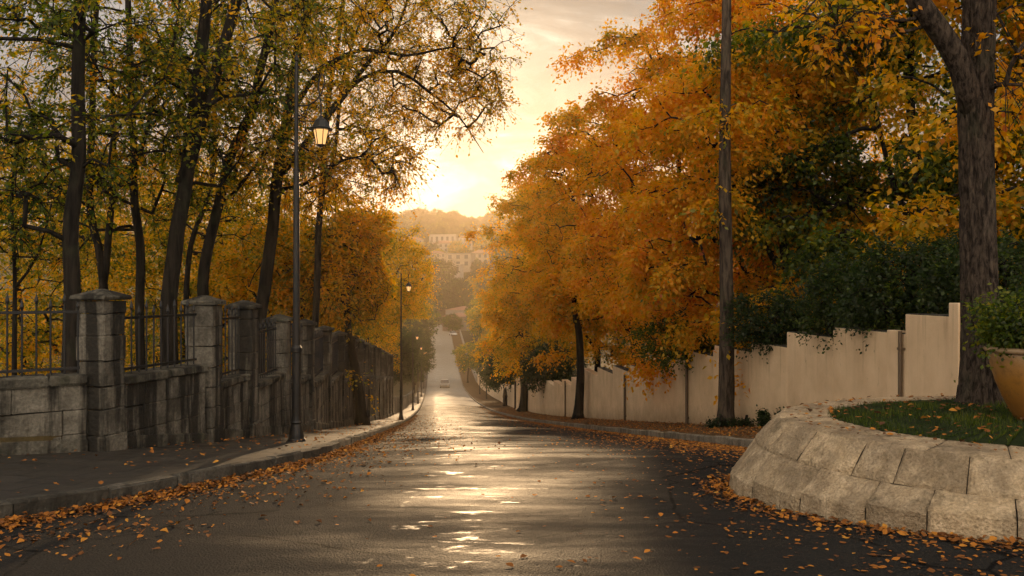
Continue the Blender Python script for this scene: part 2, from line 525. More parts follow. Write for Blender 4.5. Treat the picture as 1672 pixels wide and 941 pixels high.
ys = np.unique(np.concatenate([np.arange(-60, 4, 8), np.arange(4, 30, .5), np.arange(30, 120, 2), np.arange(120, 420, 6), np.arange(420, 1400, 22), [1400.]]))
offs_l = -np.array([900, 500, 300, 200, 140, 100, 70, 50, 35, 25, 18, 12, 8, 5, 3, 1.5, .6, .02])
offs_r = np.array([.02, .6, 1.5, 3, 5, 8, 12, 18, 25, 35, 50, 70, 100, 140, 200, 300, 500, 900])
rows = []
for y in ys:
    l, r = float(WL(y)), float(WR(y))
    xs = np.concatenate([l + offs_l, [l + .02, l + (r-l)*.33, l + (r-l)*.66, r + .08], r + .1 + offs_r])
    xs = np.clip(xs, -950, 950)
    z = side_z(xs, np.full(len(xs), y))
    p = np.stack([xs*.02, np.full(len(xs), y)*.02, np.zeros(len(xs))], -1)
    nz = fbm(p, 3)
    amp = np.where((xs < l) | (xs > r), np.clip(np.minimum(abs(xs-l), abs(xs-r))*.03, 0, .5), 0) + np.clip((y-450)/60, 0, 1)*6
    rows.append(np.stack([xs, np.full(len(xs), y), z + nz*amp], -1))
rows = np.array(rows)
cut = np.searchsorted(ys, 426)
sheet('ground', rows[:cut+1], SOIL, flip=False)
sheet('hill', rows[cut:], HILLM, flip=False)

# road
ry = np.unique(np.concatenate([np.arange(-30, 4, 2), np.arange(4, 40, .4), np.arange(40, 130, 1.5), np.arange(130, 430, 4)]))
L = KL(ry) - .05; Rr = KR(ry) + .05
L = np.maximum(L, -60); Rr = np.minimum(Rr, 60)
u = np.linspace(0, 1, 29)
X = L[:, None] + (Rr - L)[:, None]*u
bend = np.where(ry > 300, -(ry-300)**2*.0016, 0)
X = X + bend[:, None]
Y = np.repeat(ry[:, None], 29, 1)
camb = np.clip((Rr-L)[:, None], 0, 7.5)*.016*(1 - (2*u-1)**2) - .05
Zr = zr(Y) + camb
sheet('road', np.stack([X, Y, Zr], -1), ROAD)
def road_z(x, y):
    l = np.maximum(KL(y)-.05, -60); r = np.minimum(KR(y)+.05, 60)
    w = np.clip((x-l)/(r-l), 0, 1)
    return zr(y) + np.clip(r-l, 0, 7.5)*.016*(1-(2*w-1)**2) - .05

# pavement (left) and verge (right)
py_ = np.unique(np.concatenate([np.arange(1, 40, .4), np.arange(40, 130, 1.5), np.arange(130, 300, 4)]))
u = np.linspace(0, 1, 9)
l = WL(py_) - .25; r = KL(py_) - .13
X = l[:, None] + (r-l)[:, None]*u; Y = np.repeat(py_[:, None], 9, 1)
nz = fbm(np.stack([X*1.2, Y*1.2, X*0], -1).reshape(-1, 3), 9).reshape(X.shape)*.02
sheet('pavement', np.stack([X, Y, zr(Y) + .09 + .05*(1-u) + nz], -1), PAVE)
py_ = np.unique(np.concatenate([np.arange(10.2, 40, .3), np.arange(40, 130, 1.5), np.arange(130, 300, 4)]))
l = KR(py_) + .13; r = WR(py_) + .2
l = np.minimum(l, 45); r = np.maximum(np.minimum(r, 46), l+.1)
X = l[:, None] + (r-l)[:, None]*u; Y = np.repeat(py_[:, None], 9, 1)
nz = fbm(np.stack([X*1.5, Y*1.5, X*0], -1).reshape(-1, 3), 12).reshape(X.shape)*.06*np.sin(u*np.pi)
sheet('verge', np.stack([X, Y, zr(Y) + .09 + .14*u + nz], -1), VERGE)
def verge_z(x, y):
    return zr(y) + .09 + .14*np.clip((x-KR(y)-.13)/(WR(y)+.07-KR(y)), 0, 1)


def kerb(name, fx, y0, y1, side, m, top=.10):
    yy = np.arange(y0, y1, .02)
    p = np.stack([fx(yy), yy], -1)
    s = np.concatenate([[0], np.cumsum(np.linalg.norm(np.diff(p, axis=0), axis=1))])
    b = MB(); q = np.random.default_rng(1)
    a = 0.
    while a < s[-1] - 2:
        ln = .9 if s[-1] - a < 1e9 and np.interp(a, s, yy) < 110 else 5.
        ya, yb = np.interp(a + .008, s, yy), np.interp(a + ln - .008, s, yy)
        pa = A(float(fx(ya)), ya, float(zr(ya))); pb = A(float(fx(yb)), yb, float(zr(yb)))
        t = nrm(pb - pa); sd = nrm(np.cross(t, UP)) * side
        c = (pa + pb)/2 + sd*.075 + UP*(top - .11 + q.normal(0, .004))
        b.box(c, (np.linalg.norm(pb-pa)/2, .075 + q.normal(0, .002), .11), t, UP, .018, q)
        a += ln
    o = b.build(name, m); o['kind'] = 'structure'
    return o
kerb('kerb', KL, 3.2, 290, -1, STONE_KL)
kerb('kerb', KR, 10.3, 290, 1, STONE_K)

# ------------------------------------------------------------------ left stone wall and railings
rw = np.random.default_rng(11)
PIERS = [(-10.6, 7.55, None), (-7.55, 9.25, None), (-5.27, 11., 470.5), (-4.74, 13.2, 481), (-4.69, 15., 489), (-4.76, 17.5, 512), (-4.84, 20, 520)]
y = 23.5
while y < 60:
    PIERS.append((-3.04 - .09*y, y, None)); y += 3.5
PTOP = hermite([11, 13.2, 15, 17.5, 20, 34, 44, 59], [0., -.10, -.2, -.52, -.71, -2.0, -3.0, -4.6])   # peak relative to the eye
def pier_top(y): return EYE + (float(PTOP(y)) if y >= 11 else 0.02)
wall = thing('stone_wall', 'dark stained limestone block wall with pyramid capped piers running down the left pavement', 'wall', (-5.27, 11, float(zr(11))))
wo = A(-5.27, 11, float(zr(11)))


def pier(x, y, ang):
    top = pier_top(y); zb = float(zr(y)) - .25
    ux = A(math.cos(ang), math.sin(ang), 0)
    b = MB()
    hw = .205
    z = zb; k = 0
    capz = top - .16
    plinth = float(zr(y)) + .42
    while z < capz - .02:
        h = min(.30 + rw.uniform(-.02, .03), capz - z)
        if capz - z - h < .12: h = capz - z
        w = hw + (.02 if z + h/2 < plinth else 0) + rw.uniform(-.006, .006)
        if rw.random() < .4 and k:
            f = rw.uniform(-.06, .06)
            b.box(A(x, y, z+h/2) + ux*(-w/2+f/2), ((w+f)/2-.002, w, h/2-.003), ux, UP, .012, rw)
            b.box(A(x, y, z+h/2) + ux*(w/2+f/2), ((w-f)/2-.002, w, h/2-.003), ux, UP, .012, rw)
        else:
            b.box(A(x, y, z+h/2), (w, w, h/2-.003), ux, UP, .014, rw)
        z += h; k += 1
    o = b.build('pier', STONE_L, wall, off=wo)
    cb = MB(); cb.box(A(x, y, capz+.035), (hw+.055, hw+.055, .033), ux, UP, .015, rw)
    uy = np.cross(UP, ux); e = hw + .035
    pv = [A(x, y, capz+.068) + ux*e*a + uy*e*c for a, c in ((-1, -1), (1, -1), (1, 1), (-1, 1))]
    pv2 = [A(x, y, top-.012) + ux*.03*a + uy*.03*c for a, c in ((-1, -1), (1, -1), (1, 1), (-1, 1))]
    cb.add(pv + pv2, [[0, 1, 5, 4], [1, 2, 6, 5], [2, 3, 7, 6], [3, 0, 4, 7], [4, 5, 6, 7]])
    cb.build('pier_cap', STONE_CAP, o, off=wo)


def railing(p, q, zc, zt, label, detail):
    """iron railing panel from p to q standing on the coping at height zc"""
    p = A(*p, zc); q = A(*q, zc); t = nrm(q-p); ln = np.linalg.norm(q-p)
    th = thing('iron_railing', label, 'railing', (p+q)/2, 'iron railing panels between the stone piers')
    o = (p+q)/2
    for zz in (.07, zt - zc - .24):
        MB().box((p+q)/2 + UP*zz, (ln/2, .008, .018), t, UP, .003).build('rail', IRON, th, off=o)
    n = max(3, int(ln/.155)); n = min(n, 26)
    mb = MB()
    for k in range(n):
        c = p + t*(ln*(k+.5)/n)
        h = zt - zc - (.0 if k % 2 == 0 else .07)
        if detail: mb = MB()
        mb.tube([c + UP*.0, c + UP*(h-.14)], .012, 6)
        mb.tube([c + UP*(h-.14), c + UP*(h-.10), c + UP*(h-.05), c + UP*h], [.012, .024, .015, .001], 6)
        if detail: mb.build('bar', IRON, th, off=o)
    if not detail: mb.build('bars', IRON, th, off=o)


ordinal = ['first', 'second', 'third', 'fourth', 'fifth', 'sixth', 'seventh', 'eighth', 'ninth', 'tenth', 'eleventh', 'twelfth', 'thirteenth', 'fourteenth', 'fifteenth', 'sixteenth']
for i in range(len(PIERS) - 1):
    (x0, y0, _), (x1, y1, _) = PIERS[i], PIERS[i+1]
    t = nrm(A(x1-x0, y1-y0, 0)); ln = math.hypot(x1-x0, y1-y0)
    nrmv = np.cross(UP, t)
    if i >= 1:
        pier(x0, y0, math.atan2(t[1], t[0]))
    a = A(x0, y0, 0) + t*.19; b_ = A(x1, y1, 0) - t*.19
    pl = np.linalg.norm(b_-a)
    capz = EYE + {0: -1.05, 1: -1.08, 2: -1.15}.get(i, 0)
    if i >= 3:
        capz = (pier_top(y0) + pier_top(y1))/2 - 1.16 - .012*min(y0, 40)
    zb = float(zr(max(y0, y1))) - .1
    mb = MB(); z = capz - .12; row = 0
    while z > zb:
        h = .32 + rw.uniform(-.02, .02)
        s = 0.; first = True
        while s < pl - .01:
            w = rw.uniform(.42, .72)
            if first: w *= rw.uniform(.5, 1); first = False
            if pl - s - w < .2: w = pl - s
            c = a + t*(s + w/2); c[2] = z - h/2
            mb.box(c + nrmv*rw.uniform(-.005, .005), (w/2-.003, .15, h/2-.003), t, UP, .010, rw)
            s += w
        z -= h; row += 1
    pnl = mb.build('wall_panel', STONE_L, wall, off=wo)
    # coping and sloping plinth
    cb = MB(); s = 0.
    while s < pl - .01:
        w = rw.uniform(.8, 1.2)
        if pl - s - w < .4: w = pl - s
        c = a + t*(s + w/2); c[2] = capz - .06
        cb.box(c, (w/2-.003, .20, .058), t, UP, .02, rw); s += w
    cb.build('coping', STONE_CAP, pnl, off=wo)
    za, zb2 = float(zr(y0)), float(zr(y1))
    pa = a + UP*(za + .14); pb = b_ + UP*(zb2 + .14)
    MB().box((pa+pb)/2 , (np.linalg.norm(pb-pa)/2, .185, .17), pb-pa, UP, .02, rw).build('plinth', STONE_CAP, wall, off=wo)
    if i == 0: continue
    lab = ('black iron spear-topped railing panel on the wall left of the nearest stone pier' if i == 1 else
           f'black iron spear-topped railing panel between the {ordinal[i-2]} and {ordinal[i-1]} stone piers from the left')
    railing(a[:2], b_[:2], capz, min(pier_top(y0), pier_top(y1)) - .06, lab, i < 6)
x1, y1, _ = PIERS[-1]
pier(x1, y1, R(95))

# lower plain garden wall continuing beyond the last pier
gw = thing('garden_wall', 'low grey garden wall beyond the far end of the piered stone wall on the left', 'wall', (-8.6, 62, float(zr(62))))
go = A(-8.6, 62, float(zr(62)))
mb = MB()
for y in np.arange(60, 118, 4.):
    p0 = A(float(WL(y)), y, zr(y)+.6); p1 = A(float(WL(y+4)), y+4, zr(y+4)+.6)
    mb.box((p0+p1)/2, (np.linalg.norm(p1-p0)/2, .14, .8), p1-p0, UP, .02)
mb.build('wall_panel', STONE_L, gw, off=go)

# ------------------------------------------------------------------ right stucco wall
sw = thing('stucco_wall', 'tall cream stucco retaining wall stepping down the right side of the street', 'wall', (6.1, 20, float(zr(20))))
so = A(6.1, 20, float(zr(20)))
def d_of(px): return 11410. / (px - 690.)
secs = [(11.3, 12.05, 495), (12.05, d_of(1557), 499), (d_of(1557), d_of(1477), 517.7), (d_of(1477), d_of(1359), 546), (d_of(1359), d_of(1284), 551.5), (d_of(1284), d_of(1226), 568),
        (d_of(1226), d_of(1166), 575.5), (d_of(1166), d_of(1122), 583), (d_of(1122), d_of(1088), 590.5), (d_of(1088), d_of(1056), 600.5),
        (d_of(1056), d_of(1029), 606.5), (d_of(1029), d_of(1000), 609), (d_of(1000), d_of(975), 611), (d_of(975), d_of(950), 614)]
d = d_of(950); secs2 = []
while d < 170:
    stp = 3.2 if d < 90 else 5.
    secs2.append((d, d+stp, None)); d += stp
segs = [(11.0, 11.32, EYE - .14, 14.)]
for d0, d1, pyv in secs + secs2:
    if pyv is not None: top = EYE - (pyv - 470.5)*d0/F
    else: top = float(zr(d0)) + 2.05 + .1*math.sin(d0*1.7)
    segs.append((d0, d1, top, None))
pts_w = []
for d0, d1, top, xe in segs:
    p0 = A(float(WR(d0)) + .175, d0, 0); p1 = A(float(WR(d1)) + .175, d1, 0)
    if xe is not None: p0 = A(xe, 10.95, 0)
    t = nrm(p1-p0); ln = np.linalg.norm(p1-p0)
    zb = float(zr(d1)) - .3
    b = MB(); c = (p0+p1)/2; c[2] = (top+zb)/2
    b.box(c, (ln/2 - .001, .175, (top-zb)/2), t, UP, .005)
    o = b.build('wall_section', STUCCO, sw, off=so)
    if xe is None and d0 < 40:
        cb = MB(); c[2] = top + .006
        cb.box(c, (ln/2-.01, .165, .010), t, UP, .004); cb.build('weathered_top', STONE_CAP, o, off=so)

def on_wall(d, px_w, z0, z1, dep, name, m, round_=False):
    x = float(WR(d)) - .01
    t = nrm(A(-.104, 1, 0)); b = MB()
    if round_:
        b.tube([A(x-.05, d, z0), A(x-.05, d, z1)], px_w/2, 8)
        for z in (z0 + .4, z1 - .3): b.box(A(x-.03, d, z), (px_w*.75, .05, .02), t, UP, .004)
    else:
        b.box(A(x - dep/2 + .06, d, (z0+z1)/2), (px_w/2, dep/2+.06, (z1-z0)/2), t, UP, .01)
    return b.build(name, m, sw, off=so)
on_wall(d_of(1464)+.05, .34, float(zr(14.6)), EYE-(540-470.5)*14.7/F, .05, 'pilaster', STUCCO)
on_wall(d_of(1474)-.02, .075, float(zr(14.6)), EYE-(541-470.5)*14.5/F, .08, 'drainpipe', PIPE, True)
on_wall(d_of(1562), .24, float(zr(13)), EYE-(497-470.5)*13.1/F+.02, .05, 'pilaster', STUCCO)
on_wall(d_of(1171), .38, float(zr(23.7)), EYE-(572.5-470.5)*23.7/F, .05, 'pilaster', STUCCO)
for px, w, tp in ((1124, .09, 584), (1022, .09, 612), (924, .08, 622)):
    dd = d_of(px)
    on_wall(dd, w, float(zr(dd)), EYE - (tp-470.5)*dd/F, .07, 'drainpipe', PIPE, True)
# gate pillar further down the wall
gp = thing('gate_pillar', 'squat round-topped cream pillar standing in the wall beside the dark utility poles', 'pillar', (float(WR(78))+.05, 78, float(verge_z(WR(78), 78))))
MB().lathe([(0, -.2), (.42, -.2), (.42, .0), (.36, .12), (.35, 2.5), (.40, 2.56), (.42, 2.72), (.36, 2.82), (.18, 2.95), (0, 3.0)], n=20).build('shaft', STUCCO, gp, smooth=False)

# ------------------------------------------------------------------ planter on the right
ring0 = np.array([(2.55, 8.15), (2.62, 7.55), (2.83, 7.03), (3.2, 6.55), (3.75, 6.2), (4.7, 5.95), (5.9, 6.05), (6.9, 6.7), (7.3, 8.0), (6.9, 9.1), (5.9, 9.75), (4.7, 9.8), (3.6, 9.45), (2.85, 8.85)])
rp = np.vstack([ring0[-2:], ring0, ring0[:3]])
rp3 = catmull(np.c_[rp, np.zeros(len(rp))], .05)[:, :2]
i0 = np.argmin(np.linalg.norm(rp3 - ring0[0], axis=1))
seg_end = [k for k in range(i0+50, len(rp3)) if np.linalg.norm(rp3[k]-ring0[0]) < .03]
RING = rp3[i0:(seg_end[0] if seg_end else len(rp3))]
RS = np.concatenate([[0], np.cumsum(np.linalg.norm(np.diff(np.vstack([RING, RING[:1]]), axis=0), axis=1))])
RLEN = RS[-1]
RN = np.vstack([RING, RING[:1]])
tg = np.gradient(RN, axis=0)
for _ in range(1): pass
NORM = nrm(np.c_[tg[:, 1], -tg[:, 0]])
ctr = RING.mean(0)
if ((RING - ctr)*NORM[:-1]).sum() < 0: NORM = -NORM
def smooth_closed(v, k=9):
    w = np.vstack([v[-k-1:-1], v, v[1:k+1]])
    return np.array([w[i:i+2*k+1].mean(0) for i in range(len(v))])
NORM = nrm(smooth_closed(NORM))
def ring_at(s, off):
    s = np.mod(s, RLEN)
    p = np.stack([np.interp(s, RS, RN[:, 0]), np.interp(s, RS, RN[:, 1])], -1)
    n = nrm(np.stack([np.interp(s, RS, NORM[:, 0]), np.interp(s, RS, NORM[:, 1])], -1))
    return p + n*np.asarray(off)[..., None], n
ZT = EYE - 1.235; ZM = EYE - 1.48; ZV = EYE - 1.75
plt_ = thing('stone_planter', 'round raised planter bed of battered rough tan stone at the near right corner', 'planter', (4.8, 7.9, float(zr(8))))
po = A(4.8, 7.9, float(zr(8)))


def stone_patch(mb, s0, s1, prof, seed, rough=.016, gap=.007, res=.020):
    """one rock-faced stone: prof = list of (outward offset, z or None for ground)"""
    n = max(4, int((s1-s0)/res)); ss = np.linspace(s0+gap/2, s1-gap/2, n)
    pr = []
    for (o0, z0), (o1, z1) in zip(prof[:-1], prof[1:]):
        k = max(2, int(math.hypot(o1-o0, z1-z0)/res))
        for q in range(k): pr.append((o0+(o1-o0)*q/k, z0+(z1-z0)*q/k))
    pr.append(prof[-1]); pr = np.array(pr); m = len(pr)
    S = np.repeat(ss[:, None], m, 1); O = np.repeat(pr[None, :, 0], n, 0); Z = np.repeat(pr[None, :, 1], n, 0)
    XY, nn = ring_at(S.ravel(), O.ravel())
    d = np.diff(pr, axis=0); d = np.vstack([d, d[-1:]])
    pn = nrm(np.c_[d[:, 1], -d[:, 0]])      # profile normal (out, up)
    pn = pn if pn[:, 0].mean() + pn[:, 1].mean() > 0 else -pn
    V = np.c_[XY, Z.ravel()]
    lump = fbm(V*np.array([5., 5, 5]) + seed*7.1, seed % 50, 5)*1.3 + .8*np.abs(fbm(V*15 + seed, seed % 31, 3)) + .55*fbm(V*42, 9, 2)
    eu = np.minimum(np.arange(n), np.arange(n)[::-1])[:, None]*np.ones(m); ev = np.minimum(np.arange(m), np.arange(m)[::-1])[None]*np.ones((n, 1))
    ed = np.minimum(eu, ev).ravel()
    disp = rough*lump - np.where(ed == 0, .017, np.where(ed == 1, .001 + .008*np.clip(vnoise(V*19, 5)*2, 0, 1), np.where(ed == 2, .007*np.clip(vnoise(V*13, 6)*2 - .4, 0, 1), 0)))
    PN = np.tile(pn, (n, 1))
    V = V + np.c_[nn*(PN[:, :1]*disp[:, None]), PN[:, 1]*disp]
    mb.add(V, grid_faces(n, m), np.full((len(V), 2), (seed*.6180339) % 1))


def course(name, prof_fn, w0, w1, seed, m, rough):
    q = np.random.default_rng(seed); mb = MB(); s = q.uniform(0, .3); end = s + RLEN; k = 0
    while s < end - .05:
        w = q.uniform(w0, w1)
        if end - s - w < w0*.7: w = end - s
        stone_patch(mb, s, s+w, prof_fn((s+w/2)), seed*100+k, rough); s += w; k += 1
    return mb.build(name, m, plt_, smooth=False, off=po)
def gz(s):
    p, _ = ring_at(np.array([s]), np.array([.45])); return float(road_z(p[0, 0], p[0, 1])) - .06
course('lower_course', lambda s: [(.46, gz(s)), (.445, gz(s)+.215), (.425, gz(s)+.235), (.215, ZM)], .34, .62, 3, STONE_P, .011)
course('upper_course', lambda s: [(.225, ZM), (.02, ZT - .015), (.0, ZT)], .30, .56, 4, STONE_P, .010)
course('coping', lambda s: [(.0, ZT), (-.5, ZT + .012)], .45, .9, 5, STONE_P, .006)
ss = np.linspace(0, RLEN, 160)
mb = MB(); pf = [(.435, None), (.40, ZV-.03), (.185, ZM-.025), (-.02, ZT-.03), (-.49, ZT-.012), (-.53, ZT-.05)]
V = []
for s in ss:
    for o_, z_ in pf:
        p, _ = ring_at(np.array([s]), np.array([o_])); V.append((p[0, 0], p[0, 1], gz(s) - .02 if z_ is None else z_))
mb.add(V, grid_faces(len(ss), len(pf)))
mb.build('mortar_core', MORTAR, plt_, off=po)
# lawn inside the ring
LC = A(4.85, 7.95)
def lawn_z(x, y):
    q = np.stack([np.atleast_1d(x), np.atleast_1d(y)], -1)
    d = np.linalg.norm(q - LC, axis=-1)
    return ZT - .005 + .05*np.clip(1 - (d/2.1)**2, 0, 1)
inner, _ = ring_at(np.linspace(0, RLEN, 90), np.full(90, -.47))
kk = np.linspace(0, 1, 14)
V = np.array([[(*(LC + (p-LC)*k),) for k in kk] for p in inner])
V = np.concatenate([V, lawn_z(V[..., 0].ravel(), V[..., 1].ravel()).reshape(V.shape[:2])[..., None]], -1)
sheet('lawn', V, LAWN, flip=True)


def face_mesh(name, V, tone, m, per, parent=None, smooth=False):
    """V: (n, per, 3) polygons with a per-face tone"""
    n = len(V)
    me = bpy.data.meshes.new(name)
    me.vertices.add(n*per); me.vertices.foreach_set('co', V.astype(np.float32).ravel())
    me.loops.add(n*per); me.loops.foreach_set('vertex_index', np.arange(n*per, dtype=np.int32))
    me.polygons.add(n); me.polygons.foreach_set('loop_start', np.arange(0, n*per, per, dtype=np.int32))
    at = me.attributes.new('tone', 'FLOAT', 'FACE'); at.data.foreach_set('value', np.clip(tone, 0, 1).astype(np.float32))
    me.materials.append(m); me.update(calc_edges=True)
    o = bpy.data.objects.new(name, me); C.objects.link(o)
    if parent is not None: o.parent = parent
    return o


# grass blades
q = np.random.default_rng(21)
n = 26000
an = q.uniform(0, 2*np.pi, n); k = np.sqrt(q.uniform(0, 1, n))
idx = (an/(2*np.pi)*89).astype(int)
pi = inner[idx]*.999; gx = LC[0] + (pi[:, 0]-LC[0])*k*1.01; gy = LC[1] + (pi[:, 1]-LC[1])*k*1.01
patch = vnoise(np.stack([gx*2.2, gy*2.2, gx*0], -1), 8)
h = q.uniform(.02, .06, n)*(1 + .8*patch); ang = q.uniform(0, 2*np.pi, n); w = q.uniform(.002, .0045, n)
b0 = np.stack([gx, gy, lawn_z(gx, gy)-.006], -1)
sd = np.stack([np.cos(ang), np.sin(ang), 0*ang], -1); ln_ = np.stack([np.cos(ang+1.5), np.sin(ang+1.5), 0*ang], -1)*q.uniform(0, .8, n)[:, None]
V = np.stack([b0 - sd*w[:, None], b0 + sd*w[:, None], b0 + (UP + ln_)*h[:, None]], 1)
o = face_mesh('grass', V, .24 + .08*patch + q.normal(0, .06, n), LEAF, 3)
tag(o, 'short dark green lawn grass inside the stone planter', 'grass', kind='stuff')


# ------------------------------------------------------------------ trees
def spray(rng, sites, dirs, clump, T, nl, tl, leaf, droop, spread=.95, back=0.):
    """leaf quads along T twigs at every site; returns quads, clump tone, twig segments"""
    M = len(sites)
    S = np.repeat(sites, T, 0); D = np.repeat(dirs, T, 0); K = np.repeat(clump, T)
    n = len(S)
    td = nrm(.65*D + rng.normal(0, spread*.58, (n, 3)) - UP*droop)
    ln = rng.uniform(tl*.5, tl*1.25, n)
    f = (np.arange(nl) + .6)/nl
    f = f[None] + rng.uniform(-.3, .3, (n, nl))/nl
    f = f*(1+back) - back
    s = f*ln[:, None]
    pos = S[:, None] + td[:, None]*s[..., None] - UP*(.22*s*s/np.maximum(tl, .2))[..., None] + rng.normal(0, .02 + leaf*.25, (n, nl, 3))
    side = nrm(np.cross(td, UP + rng.normal(0, .2, (n, 3))))
    sg = np.where(np.arange(nl) % 2, 1, -1)[None, :, None]
    ax = nrm(.55*td[:, None] + sg*side[:, None]*.75 + rng.normal(0, .42, (n, nl, 3)) - UP*.38)
    nv = nrm(UP*.75 + rng.normal(0, .55, (n, nl, 3)))
    wv = nrm(np.cross(ax, nv)); nv = np.cross(wv, ax)
    l = leaf*rng.uniform(.65, 1.3, (n, nl, 1)); w = l*rng.uniform(.24, .34, (n, nl, 1))
    fold = l*rng.uniform(-.02, .14, (n, nl, 1))
    Q = np.stack([pos, pos + ax*l*.48 + wv*w + nv*fold, pos + ax*l, pos + ax*l*.48 - wv*w + nv*fold], 2).reshape(-1, 4, 3)
    tone = np.repeat(K, nl)
    ends = S + td*ln[:, None] - UP*(.22*ln*ln/np.maximum(tl, .2))[:, None]
    return Q, tone, S, (S+ends)/2 + UP*.01, ends


def ell_tips(rng, ells, layered=0):
    out = []
    for (c, r, n) in ells:
        if layered:
            nb = max(3, int(n/layered))
            v = nrm(rng.normal(0, 1, (nb, 3))); k = rng.uniform(.10, 1, nb)**(1/2.6)
            lump = 1 + .22*vnoise(v*2.1 + np.asarray(c)*.37, 17)
            bc = np.asarray(c) + v*(k*lump)[:, None]*np.asarray(r)
            od = nrm(v*np.array([1, 1, .0]) + 1e-3)
            ob = np.cross(od, UP)
            m = rng.uniform(.6, 1.5, nb)*layered
            for b_, o_, s_, mm in zip(bc, od, ob, m):
                mm = int(mm) + 2
                w = rng.uniform(.8, 1.35)*np.clip(np.mean(r[:2])/4.2, .45, 1.35)
                t = rng.uniform(-1, 1, mm); u2 = rng.uniform(-1, 1, mm)*(1 - .4*np.abs(t)); h = rng.normal(0, .13, mm)
                out.append(b_ + o_*(t*1.35*w)[:, None] + s_*(u2*1.0*w)[:, None] + UP*(h*w - .30*w*(t + 1)**1.5*.6 - .18*u2*u2*w)[:, None])
            continue
        v = nrm(rng.normal(0, 1, (n, 3)))
        k = rng.uniform(.12, 1, n)**(1/2.4)
        lump = 1 + .28*vnoise(v*2.1 + np.asarray(c)*.37, 17)
        out.append(np.asarray(c) + v*(k*lump)[:, None]*np.asarray(r))
    return np.vstack(out)


def make_tree(name, label, cat, stems, ells, seed, leaf=.10, T=6, nl=9, tl=.6, tone=(.5, .1, .08), group=None, droop=.25,
              bark=None, twigs=True, sites_extra=.5, rtip=.009, up=.22, zmin=None, sides=5, clip=None, layered=0, stem_disp=0., crown='crown', spread=.95):
    rng = np.random.default_rng(seed)
    base = np.array(stems[0][0][0], float)
    th = thing(name, label, cat, base, group)
    cap = 60000
    pos = np.zeros((cap, 3)); par = np.full(cap, -1); rfix = np.zeros(cap); n = 0; chains = []
    for si, (pts, r0, r1) in enumerate(stems):
        c = catmull(pts, .35); k = len(c)
        jit = np.stack([vnoise(np.c_[np.arange(k)*.35+si*9, np.zeros(k)+a, np.zeros(k)], seed+a) for a in range(3)], -1)*r0*.35
        jit[0] = 0; c = c + jit
        pos[n:n+k] = c; par[n+1:n+k] = np.arange(n, n+k-1)
        tt = np.linspace(0, 1, k)
        rfix[n:n+k] = r0 + (r1-r0)*tt
        if si == 0: rfix[n:n+k] *= 1 + .55*np.exp(-np.linalg.norm(c - c[0], axis=1)/.28)
        if si > 0:
            j = np.argmin(np.linalg.norm(pos[:n] - c[0], axis=1)); par[n] = j
        chains.append(('stem', list(range(n, n+k)))); n += k
    nst = n
    tips = ell_tips(rng, ells, layered)
    if clip is not None: tips = tips[clip(tips)]
    dd = np.min(np.linalg.norm(tips[:, None] - pos[None, :nst:2], axis=2), axis=1) if nst else 0
    zlow = base[2] + 1.2 if zmin is None else zmin
    tipn = []
    cost_cut = np.where(pos[:nst, 2] < zlow, 50., 0.)
    for ti in np.argsort(dd):
        tp = tips[ti]
        v = tp - pos[:n]; d = np.linalg.norm(v, axis=1)
        cost = d + .55*np.maximum(0, -v[:, 2]) + .12*np.abs(v[:, 2])
        cost[:nst] += cost_cut
        j = int(np.argmin(cost)); dj = d[j]
        k = max(2, min(14, int(dj/.38)))
        a = pos[j]
        m = (a+tp)/2 + UP*up*dj*.5 + rng.normal(0, .10*dj, 3)
        t = np.linspace(0, 1, k+1)[1:, None]
        seg = (1-t)**2*a + 2*t*(1-t)*m + t*t*tp
        seg[:-1] += rng.normal(0, .03, seg[:-1].shape)
        if n + k >= cap: break
        pos[n:n+k] = seg; par[n] = j; par[n+1:n+k] = np.arange(n, n+k-1)
        chains.append(('br', [j] + list(range(n, n+k)))); tipn.append(n+k-1); n += k
    acc = np.zeros(n); acc[tipn] = 1
    for i in range(n-1, 0, -1):
        if par[i] >= 0: acc[par[i]] += acc[i]
    rad = rtip*np.maximum(acc, 1)**.47
    rad = np.maximum(rad, rfix[:n]) if nst else rad
    rad[nst:n] = np.minimum(rad[nst:n], .16)
    mb = MB()
    for kind, ch in chains:
        if kind == 'stem':
            pts = pos[ch]; rr = rad[ch].copy()
            rr = np.maximum(rfix[ch], np.minimum(rr, rfix[ch]*1.05))
            mb.tube(pts, rr, 12 if stem_disp == 0 else 12)
        else:
            rr = rad[ch].copy(); rr[0] = min(rr[0], rr[1]*1.25)
            mb.tube(pos[ch], rr, sides, caps=False)
    # spray sites
    tipn = np.array(tipn)
    dirs = nrm(pos[tipn] - pos[par[tipn]])
    thin = np.where((acc[:n] <= 3) & (np.arange(n) >= nst))[0]
    thin = thin[rng.random(len(thin)) < sites_extra]
    sites = np.concatenate([pos[tipn], pos[thin]]); dirs = np.concatenate([dirs, nrm(pos[thin] - pos[par[thin]])])
    big = fbm(sites*.45 + seed, 41, 3)
    clump = tone[0] + tone[1]*(1.6*big + rng.normal(0, .6, len(sites)))
    Q, tn, s0, s1, s2 = spray(rng, sites, dirs, clump, T, nl, tl, leaf, droop, spread)
    keep = rng.random(len(Q)) < .93
    if clip is not None: keep &= clip(Q[:, 0])
    Q = Q[keep]; tn = tn[keep]
    tn = tn + rng.normal(0, tone[2], len(tn))
    if twigs:
        for a, b, c in zip(s0, s1, s2):
            if clip is not None and not clip(c[None])[0]: continue
            mb.tube([a, b, c], [.006, .005, .003], 3, caps=False)
    tr = mb.build('trunk', bark or BARK_DARK, th, smooth=True, off=base)
    face_mesh(crown, Q - base, tn, LEAF, 4, th)
    return th


def gz_at(x, y): return float(side_z(x, y))


